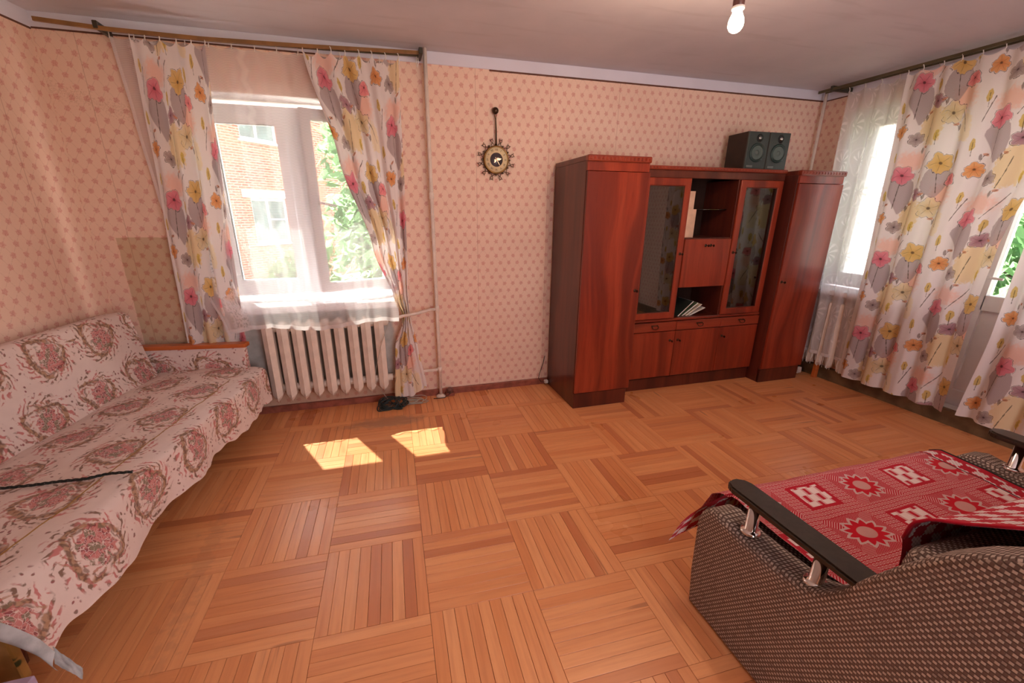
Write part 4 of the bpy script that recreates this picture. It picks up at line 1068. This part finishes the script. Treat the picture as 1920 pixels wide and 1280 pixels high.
for k in range(12):
    a = (k+.5)*PI/6; d = Vector((math.sin(a), math.cos(a))); s = Vector((d.y, -d.x))
    def q(r, t): return (CX+d.x*r+s.x*t, CY_+.004, CZ+d.y*r+s.y*t)
    o = tube('scroll', [q(.094, -.012), q(.106, -.012), q(.114, -.004), q(.124, .008), q(.136, .012), q(.143, .004), q(.140, -.006), q(.131, -.008), q(.122, 0), q(.112, .008), q(.104, .013), q(.096, .012)], .0026, M['bronze'], ck, 6)
    tube('curl', [q(.142, .006), q(.149, .014)], .002, M['bronze'], o, 5); tube('curl', [q(.138, -.008), q(.148, -.013)], .002, M['bronze'], o, 5)
    b = a+PI/12; d2 = Vector((math.sin(b), math.cos(b)))
    lathe('rosette', [(.0085, 0), (.008, .004), (.003, .006)], M['bronze'], ck, (CX+d2.x*.106, CY_+.008, CZ+d2.y*.106), axis='y', n=10)
tube('hanging_loop', [(CX-.002, CY_+.002, CZ+.094), (CX-.004, CY_, CZ+.2), (CX-.006, CY_, CZ+.275), (CX-.015, CY_, CZ+.315), (CX-.008, CY_-.002, CZ+.325), (CX+.001, CY_, CZ+.315), (CX-.002, CY_, CZ+.27), (CX+.002, CY_, CZ+.2), (CX+.003, CY_+.002, CZ+.094)], .0028, M['bronze'], ck, 6)
kb = [(.024*math.sin(PI*i/10), -.024*math.cos(PI*i/10)) for i in range(11)]
lathe('knob', [(max(r, .0005), h) for r, h in kb], M['bronze'], ck, (CX-.007, CY_-.004, CZ+.329), axis='y', n=20)
# ------------------------------------------------------------------ lamp
BL = Vector((1.497, 1.748, 2.250))
lp = thing('bare_light_bulb', (BL.x, BL.y, ZC), 'lit bare light bulb hanging from a brown socket under the ceiling', 'lamp')
lathe('bulb', [(.0005, -.034), (.012, -.032), (.022, -.025), (.029, -.012), (.030, .002), (.027, .016), (.020, .032), (.0145, .048), (.0135, .056)], M['bulb'], lp, BL, n=24)
lathe('socket', [(.019, .050), (.0215, .052), (.0225, .075), (.021, .110), (.016, .122), (.007, .130)], M['socket_brown'], lp, BL, n=20)
lathe('socket_ring', [(.023, .046), (.025, .049), (.025, .056), (.022, .058)], M['paper_white'], lp, BL, n=20)
tube('cord', [(BL.x, BL.y, BL.z+.125), (BL.x+.004, BL.y, BL.z+.2), (BL.x, BL.y, ZC)], .003, M['cable_grey'], lp, 6)
lathe('ceiling_rose', [(.035, 0), (.033, -.010), (.012, -.018)], M['paper_white'], lp, (BL.x, BL.y, ZC), n=20)
pl = bpy.data.lights.new('bulb_light', 'POINT'); pl.energy = 15; pl.color = (1, .70, .48); pl.shadow_soft_size = .034
po = bpy.data.objects.new('bulb_light', pl); COL.objects.link(po); po.location = BL+Vector((0, 0, -.05)); attach(po, lp)
# ------------------------------------------------------------------ sofa by the left wall, under tapestry throws
SA = math.radians(-8.3)
sofa = thing('sofa', (-.875, 3.205, 0), 'low sofa along the left wall with an orange wooden armrest, covered by tapestry throws', 'sofa', rotz=SA)
SM = Matrix.Translation(sofa.location) @ Matrix.Rotation(SA, 4, 'Z')
def S(fn, *a, **k):
    par = k.pop('par', sofa); o = fn(*a, **k); o.parent = par; return o
SL = 1.93                                     # seat length, local y from 0 to -SL; local x 0 at the front edge, negative to the wall
def fabric_box(name, xs, ys, zs, mat, bev=.03):
    o = box(name, xs, ys, zs, mat, None, bev, seg=3); l = o.data.uv_layers.new(name='UVMap')
    for p in o.data.polygons:
        p.use_smooth = False; n = p.normal
        for li in p.loop_indices:
            c = o.data.vertices[o.data.loops[li].vertex_index].co
            l.data[li].uv = (c.y, c.z) if abs(n.x) > .6 else ((c.x, c.z) if abs(n.y) > .6 else (c.y, c.x))
    return o
S(fabric_box, 'base', (-.80, -.20), (-SL+.03, -.02), (.10, .29), M['sofa_olive'], .012); S(fabric_box, 'end_panel', (-.80, -.03), (-SL, -SL+.03), (.10, .42), M['sofa_olive'], .010)
S(fabric_box, 'seat_cushion', (-.70, -.012), (-SL+.01, -.015), (.285, .425), M['sofa_olive'], .04)
bk = S(fabric_box, 'backrest', (-.885, -.745), (-SL+.01, -.06), (.27, .85), M['tapestry'], .05)
for x in (-.72, -.2):
    for y in (-.15, -SL+.15): S(lathe, 'leg', [(.022, 0), (.028, .10)], M['mahogany_dark'], centre=(x, y, 0), n=10)
S(fabric_box, 'arm_panel', (-.80, -.10), (-.012, .028), (.12, .605), M['tapestry'], .008)
S(box, 'armrest', (-.80, -.085), (-.030, .045), (.603, .632), M['orange_wood'], bev=.008, seg=2)
def wrinkle(a, b, s): return .006*sn(a*3.1, b*4.3, s)+.0035*sn(a*9, b*11, s+4)
# backrest throw
BP = [(-.672, .425), (-.700, .52), (-.722, .63), (-.738, .74), (-.748, .82), (-.762, .866), (-.792, .882), (-.830, .880), (-.868, .874), (-.893, .862), (-.897, .80)]
def chain(P):
    L = [0.0]
    for p, q in zip(P, P[1:]): L.append(L[-1]+math.dist(p, q))
    return L
def along(P, L, t):
    d = t*L[-1]
    for i in range(len(P)-1):
        if d <= L[i+1] or i == len(P)-2:
            k = (d-L[i])/(L[i+1]-L[i]); return [lerp(P[i][c], P[i+1][c], k) for c in range(len(P[i]))]
BL_ = chain(BP)
def back_fn(a, b):
    y = lerp(-.045, -SL-.02, a); x, z = along(BP, BL_, b)
    soft = 1.0 if a > .02 else .0
    w = wrinkle(a*2, b, 1.0)
    ez = .012*math.exp(-((a-.0)/.03)**2)
    sag = .012*sn(a*2.2, 2.0)
    return (x+w*.9+.006, y, z+w*.7+(sag if z > .6 else 0)-ez+(.010 if z > .85 else 0), y, b*BL_[-1]+.07)
bt = thing('backrest_throw', SM @ Vector((-.80, -1, .86)), 'tapestry throw with flower wreaths draped over the sofa backrest', 'throw')
def TH(fn, par, *a, **k):
    o = fn(*a, **k); o.parent = par; o.matrix_parent_inverse = Matrix.Translation(-par.location) @ SM; return o
TH(surf, bt, 'cloth', 110, 60, back_fn, M['tapestry'])
# side of the backrest throw closing its end
def back_side(a, b):
    x, z = along(BP, BL_, lerp(0, .93, a)); xi = lerp(x, -.86, b*.95); zi = lerp(z, max(.40, z-.03), b)
    return (xi+.006, -.045+.006*math.sin(b*3)+.004*sn(a*6, b*3), zi-.012+(.010 if z > .85 else 0), xi, zi)
TH(surf, bt, 'end_flap', 30, 14, back_side, M['tapestry'])
# seat throw: from the backrest foot over the front edge down to a ragged hem
def seat_prof(y):
    k = -y/SL
    hem = lerp(.185, .215, k)+.014*sn(y*5.0, 3.0)+.007*math.sin(y*46)*(1 if k < .5 else .4)
    out = lerp(.012, .020, k)+.016*sn(y*2.2, 7)+.125*max(0, (k-.70)/.32)**1.4; hem += .05*max(0, (k-.82)/.2)
    fz = .440
    return [(-.690, .436), (-.56, .446), (-.40, .455), (-.22, .456), (-.06, .449), (-.012, fz-.002), (.004, fz-.012), (out*.35+.006, lerp(fz, hem, .3)), (out*.75+.004, lerp(fz, hem, .65)), (out, hem)]
def seat_fn(a, b):
    y = lerp(.005, -SL-.045, a); P = seat_prof(y); L = chain(P); x, z = along(P, L, b)
    w = wrinkle(a*2, b*2, 9.0)*(1.0 if b < .6 else .6)
    if b > .62: x += .018*math.sin(y*11+2*sn(y*2))*((b-.62)/.38)
    return (x, y, z+w*(1 if b < .62 else .3), y+.1, b*L[-1]+.55)
st = thing('seat_throw', SM @ Vector((-.35, -1, .45)), 'tapestry throw with flower wreaths spread over the sofa seat, ragged hem hanging', 'throw')
TH(surf, st, 'cloth', 170, 72, seat_fn, M['tapestry'])
# near end: the cloth turned up, showing its grey back
def end_fn(a, b):
    P = seat_prof(-SL-.045); L = chain(P); x, z0 = along(P, L, 1-a*.9); h = .062+.015*sn(a*4, 3)
    return (x+.01*sn(a*5, b), -SL-.046-.012*math.sin(b*PI)-.012*b, z0-b*h-.002, x, b*.16)
TH(surf, st, 'turned_end', 40, 10, end_fn, M['cloth_back'])
def flap_fn(a, b):
    return (lerp(.125, .205, a)+.008*b, lerp(-SL-.035, -SL-.06, a)-.02*b, lerp(.275, .205, a)-.045*b*(1-a*.6)+.008*sn(a*6, b*3), a*.2, b*.1)
TH(surf, st, 'loose_corner', 14, 8, flap_fn, M['cloth_back'])
# pressed crease along the front edge
TH(tube, st, 'fold_line', [(seat_fn(a/40, .615)[0], seat_fn(a/40, .615)[1], seat_fn(a/40, .615)[2]+.0006) for a in range(5, 41)], .0022, M['sofa_olive'], n=5)
# cords lying on the throw
def on_seat(px, py, z=.455): 
    r = CR*((px-CAM_CX)/CAM_F)+CU*((CAM_CY-py)/CAM_F)+CF; t = (z-CAM_H)/r.z; return Vector((r.x*t, r.y*t, z))
p0 = [on_seat(*c, .464) for c in ((-40, 921), (0, 917), (60, 911), (110, 904), (160, 899), (205, 889), (255, 885))]
tw_v, tw_f = [], []
for ph in (0, 2.1, 4.2):
    pts = []
    for i in range(len(p0)-1):
        for k in range(8):
            q = p0[i].lerp(p0[i+1], k/8); a = (i*8+k)*.9+ph; pts.append(q+Vector((0, .004*math.cos(a), .004*math.sin(a)+.004)))
    v, f = tube_geo(pts, .0028, 6); b = len(tw_v); tw_v += v; tw_f += [tuple(x+b for x in g) for g in f]
cd = setp(mesh('twisted_cord', tw_v, tw_f, M['cable_black'], smooth=True), 'dark twisted cord lying across the throw on the sofa seat', 'cord')
# lilac card in the near corner
setp(box('lilac_card_box', (-1.30, -1.005), (1.02, 1.135), (0, .30), M['lilac'], bev=.004), 'lilac box whose top corner shows beside the sofa in the near corner', 'box')

# ------------------------------------------------------------------ brown woven sofa on the right with red blankets
sf = thing('woven_sofa', (1.85, .6, 0), 'brown basket-weave sofa with dark armrests on chrome posts', 'sofa')
PO = [(1.065, 0), (1.082, .15), (1.090, .38), (1.078, .425), (1.048, .460), (1.005, .474), (.955, .466), (.90, .460), (.80, .462), (.72, .470), (.665, .482), (.625, .505), (.585, .555), (.545, .635), (.500, .715), (.450, .790), (.400, .845), (.345, .890), (.270, .925), (.190, .935), (.120, .915), (.075, .86), (.06, .70), (.06, 0)]
def side_panel(x0, x1):
    bm = bmesh.new(); n = len(PO); uvl = bm.loops.layers.uv.new('UVMap')
    A = [bm.verts.new((x0, y, z)) for y, z in PO]; B = [bm.verts.new((x1, y, z)) for y, z in PO]
    bm.faces.new(A); bm.faces.new(B[::-1])
    for i in range(n): bm.faces.new((A[i], B[i], B[(i+1) % n], A[(i+1) % n]))
    bmesh.ops.recalc_face_normals(bm, faces=bm.faces[:])
    ed = [e for e in bm.edges if len(e.link_faces) == 2 and max(len(f.verts) for f in e.link_faces) > 4]
    bmesh.ops.bevel(bm, geom=ed, offset=.022, segments=4, affect='EDGES', profile=.5)
    L = chain(PO)
    for f in bm.faces:
        f.smooth = len(f.verts) == 4
        for lp in f.loops:
            c = lp.vert.co
            if abs(f.normal.x) > .75: lp[uvl].uv = (c.y, c.z)
            else: lp[uvl].uv = (c.x*1.0+c.y*.3, c.z*.7-c.y*.7)
    return bm_obj('side_panel', bm, M['weave'], sf)
side_panel(1.088, 1.205); side_panel(2.475, 2.592)
def weave_box(name, xs, ys, zs, bev, parent=sf):
    o = fabric_box(name, xs, ys, zs, M['weave'], bev); return attach(o, parent)
weave_box('base', (1.20, 2.48), (.10, 1.06), (.06, .27), .02); weave_box('seat', (1.21, 2.47), (.40, 1.105), (.25, .415), .05)
weave_box('backrest', (1.25, 2.43), (.12, .42), (.27, .80), .07); weave_box('back_cushion', (1.30, 2.42), (.36, .60), (.40, .655), .07)
for x in (1.14, 2.53):
    for y in (.15, .98): lathe('foot', [(.02, -.0), (.024, .02), (.024, .03)], M['black_plastic'], sf, (x, y, -.0), n=12)
# armrests: dark board on two chrome posts
def armrest(xa, xb):
    bm = bmesh.new(); n = 10
    PR = [(1.000, .592), (.985, .600), (.90, .604), (.78, .604), (.68, .602), (.56, .600)]
    wl, wr = xa, xb
    pts = [(wl+.012, 1.000), (wl+.035, 1.012), (wr-.035, 1.012), (wr-.010, .995), (wr, .97), (wr, .545), (wl, .552), (wl, .975)]
    A = [bm.verts.new((x, y, .580+(.004 if y < .9 else 0))) for x, y in pts]; B = [bm.verts.new((x, y, .606)) for x, y in pts]
    bm.faces.new(A[::-1]); bm.faces.new(B)
    m = len(pts)
    for i in range(m): bm.faces.new((A[i], A[(i+1) % m], B[(i+1) % m], B[i]))
    bmesh.ops.recalc_face_normals(bm, faces=bm.faces[:]); bmesh.ops.bevel(bm, geom=bm.edges[:], offset=.006, segments=2, affect='EDGES')
    ar = bm_obj('armrest', bm, M['arm_brown'], sf)
    xc = (xa+xb)/2
    for y in (.905, .672):
        z0 = .466 if y > .8 else .478
        lathe('post', [(.033, z0-.006), (.034, z0+.003), (.028, z0+.009), (.0195, z0+.012), (.0195, .583)], M['chrome'], ar, (xc, y, 0), n=24)
armrest(1.098, 1.188); armrest(2.488, 2.578)
# red blanket over the seat: v runs from the front hem to the back, u from the near side
def seat_bl(a, b):
    u = lerp(1.225, 2.452, a)
    if a < .06 and b < .35: u -= .07*(1-a/.06)*(1-b/.35)
    P = [(1.165, .285), (1.158, .36), (1.140, .425), (1.105, .446), (1.00, .438), (.85, .432), (.72, .432), (.62, .445), (.60, .475)]
    L = chain(P); y, z = along(P, L, b)
    edge = max(0, 1-a/.08)
    w = .006*sn(u*5, y*6)+.004*sn(u*13, y*9, 2)
    if b < .3: y += .012*math.sin(u*14)*(1-b/.3)
    return (u, y+.004, z+w+.008+.02*edge*(1 if b > .3 else .4), (2.452-u)+.005, b*L[-1]+.02)
sb = thing('red_blanket', (1.8, .9, .44), 'red and white patterned blanket with flower medallions lying on the woven sofa seat', 'blanket')
o = surf('cloth', 110, 60, seat_bl, M['blanket'], sb)
tube('binding', [Vector(seat_bl(1.0, k/30)[:3])+Vector((.001, 0, .001)) for k in range(31)], .0035, M['cable_black'], sb, 6)
tube('binding', [Vector(seat_bl(k/60, 0)[:3]) for k in range(61)], .0035, M['cable_black'], sb, 6)
# corner hanging off the front of the side panel
def corner_bl(a, b):
    x = lerp(1.245, 1.045, a); y = lerp(1.085, 1.135, b)+.02*a; z = lerp(.470, .30, b)-.10*a*a*(1-.4*b)-.02*a+.006*sn(a*4, b*5)
    return (x, y+.012*a, z, .30+a*.22, b*.2)
surf('front_corner', 26, 22, corner_bl, M['blanket_border'], sb)
# second blanket thrown over the backrest, checked border along its near edge
def back_bl(a, b):
    x = lerp(1.365, 2.50, a)
    P = [(.612, .50), (.628, .60), (.615, .672), (.585, .706), (.52, .742), (.44, .800), (.36, .842), (.25, .848), (.12, .82)]
    L = chain(P); y, z = along(P, L, b)
    w = .008*sn(x*4, y*5, 7)
    lift = .012*max(0, 1-a/.2)
    lo = (.62 if False else 0)
    return (x+.015*sn(b*6, 1.0)*(1-a), y, z+w+lift, a*1.17+.005, b*L[-1]+.03)
bb = thing('red_blanket', (1.8, .4, .8), 'red and white checked blanket border folded over the back of the woven sofa', 'blanket')
surf('cloth', 90, 56, back_bl, M['blanket_border'], bb)
tube('binding', [Vector(back_bl(0, k/40)[:3])+Vector((-.001, 0, 0)) for k in range(6, 41)], .0045, M['blanket_border'], bb, 6)
# ------------------------------------------------------------------ small things on the floor
def coil(name, lab, cx, cy, rx, ry, turns, r, mat, seed, zmax=.05):
    rr = random.Random(seed); pts = []
    n = turns*22
    for i in range(n):
        t = i/22; a = 2*PI*t; j = int(t); w = t-j; w = w*w*(3-2*w)
        q = lambda s: lerp(random.Random(seed*99+s*1000+j).random(), random.Random(seed*99+s*1000+j+1).random(), w)
        k = .55+.6*q(1); hh = zmax*(.15+1.0*q(2)); up = .5+.5*math.sin(a+(q(3)-.5)*2.5); tw_ = (q(6)-.5)*.8
        xx = rx*k*math.cos(a)
        pts.append((cx+xx+.07*(q(4)-.5), cy-ry*.5+ry*k*up+xx*tw_*.4+.03*(q(5)-.5), r+.002+max(0, hh*up+xx*tw_*.2)))
    return setp(tube(name, pts, r, mat, None, 6), lab, 'cable')
coil('black_cable', 'coiled black cable on the floor below the radiator', -.02, 3.235, .10, .075, 14, .0045, M['cable_black'], 2, .085)
coil('grey_cable', 'small coil of grey wire beside the black cable, under the curtain tail', .165, 3.285, .10, .06, 8, .0028, M['cable_grey'], 5, .045)
setp(tube('thin_wire', [(.02, 3.26, .72), (-.06, 3.245, .52), (-.115, 3.245, .33), (-.125, 3.25, .22), (-.06, 3.235, .11), (-.03, 3.245, .06)], .0022, M['cable_grey'], None, 6), 'thin wire hanging down across the radiator columns', 'wire')
sk = thing('floor_socket', (.475, 3.36, 0), 'small brown outlet on the baseboard at the foot of the heating pipe', 'socket')
box('plinth_block', (.44, .515), (3.33, 3.384), (0, .03), M['baseboard'], sk, .005); lathe('outlet', [(.026, 0), (.027, .03), (.022, .040), (.008, .041)], M['socket_brown'], sk, (.478, 3.352, .03), n=18)
tube('plug_cord', [(.478, 3.34, .06), (.47, 3.31, .03), (.42, 3.30, .006), (.33, 3.31, .006)], .003, M['cable_black'], sk, 6)
wl_ = thing('wall_cable', (1.355, 3.37, 0), 'black cable and plug looping from the wall beside the tall cupboard', 'cable')
tube('cord', [(1.36, 3.392, .27), (1.345, 3.388, .20), (1.315, 3.375, .13), (1.295, 3.365, .07), (1.32, 3.36, .03), (1.37, 3.36, .028)], .0028, M['cable_black'], wl_, 6)
box('plug', (1.352, 1.386), (3.345, 3.378), (.015, .045), M['paper_white'], wl_, .005)
setp(box('wooden_post', (3.925, 3.962), (2.825, 2.862), (0, .46), M['orange_wood'], bev=.003), 'orange wooden leg standing on the floor below the tulle fringe', 'post')
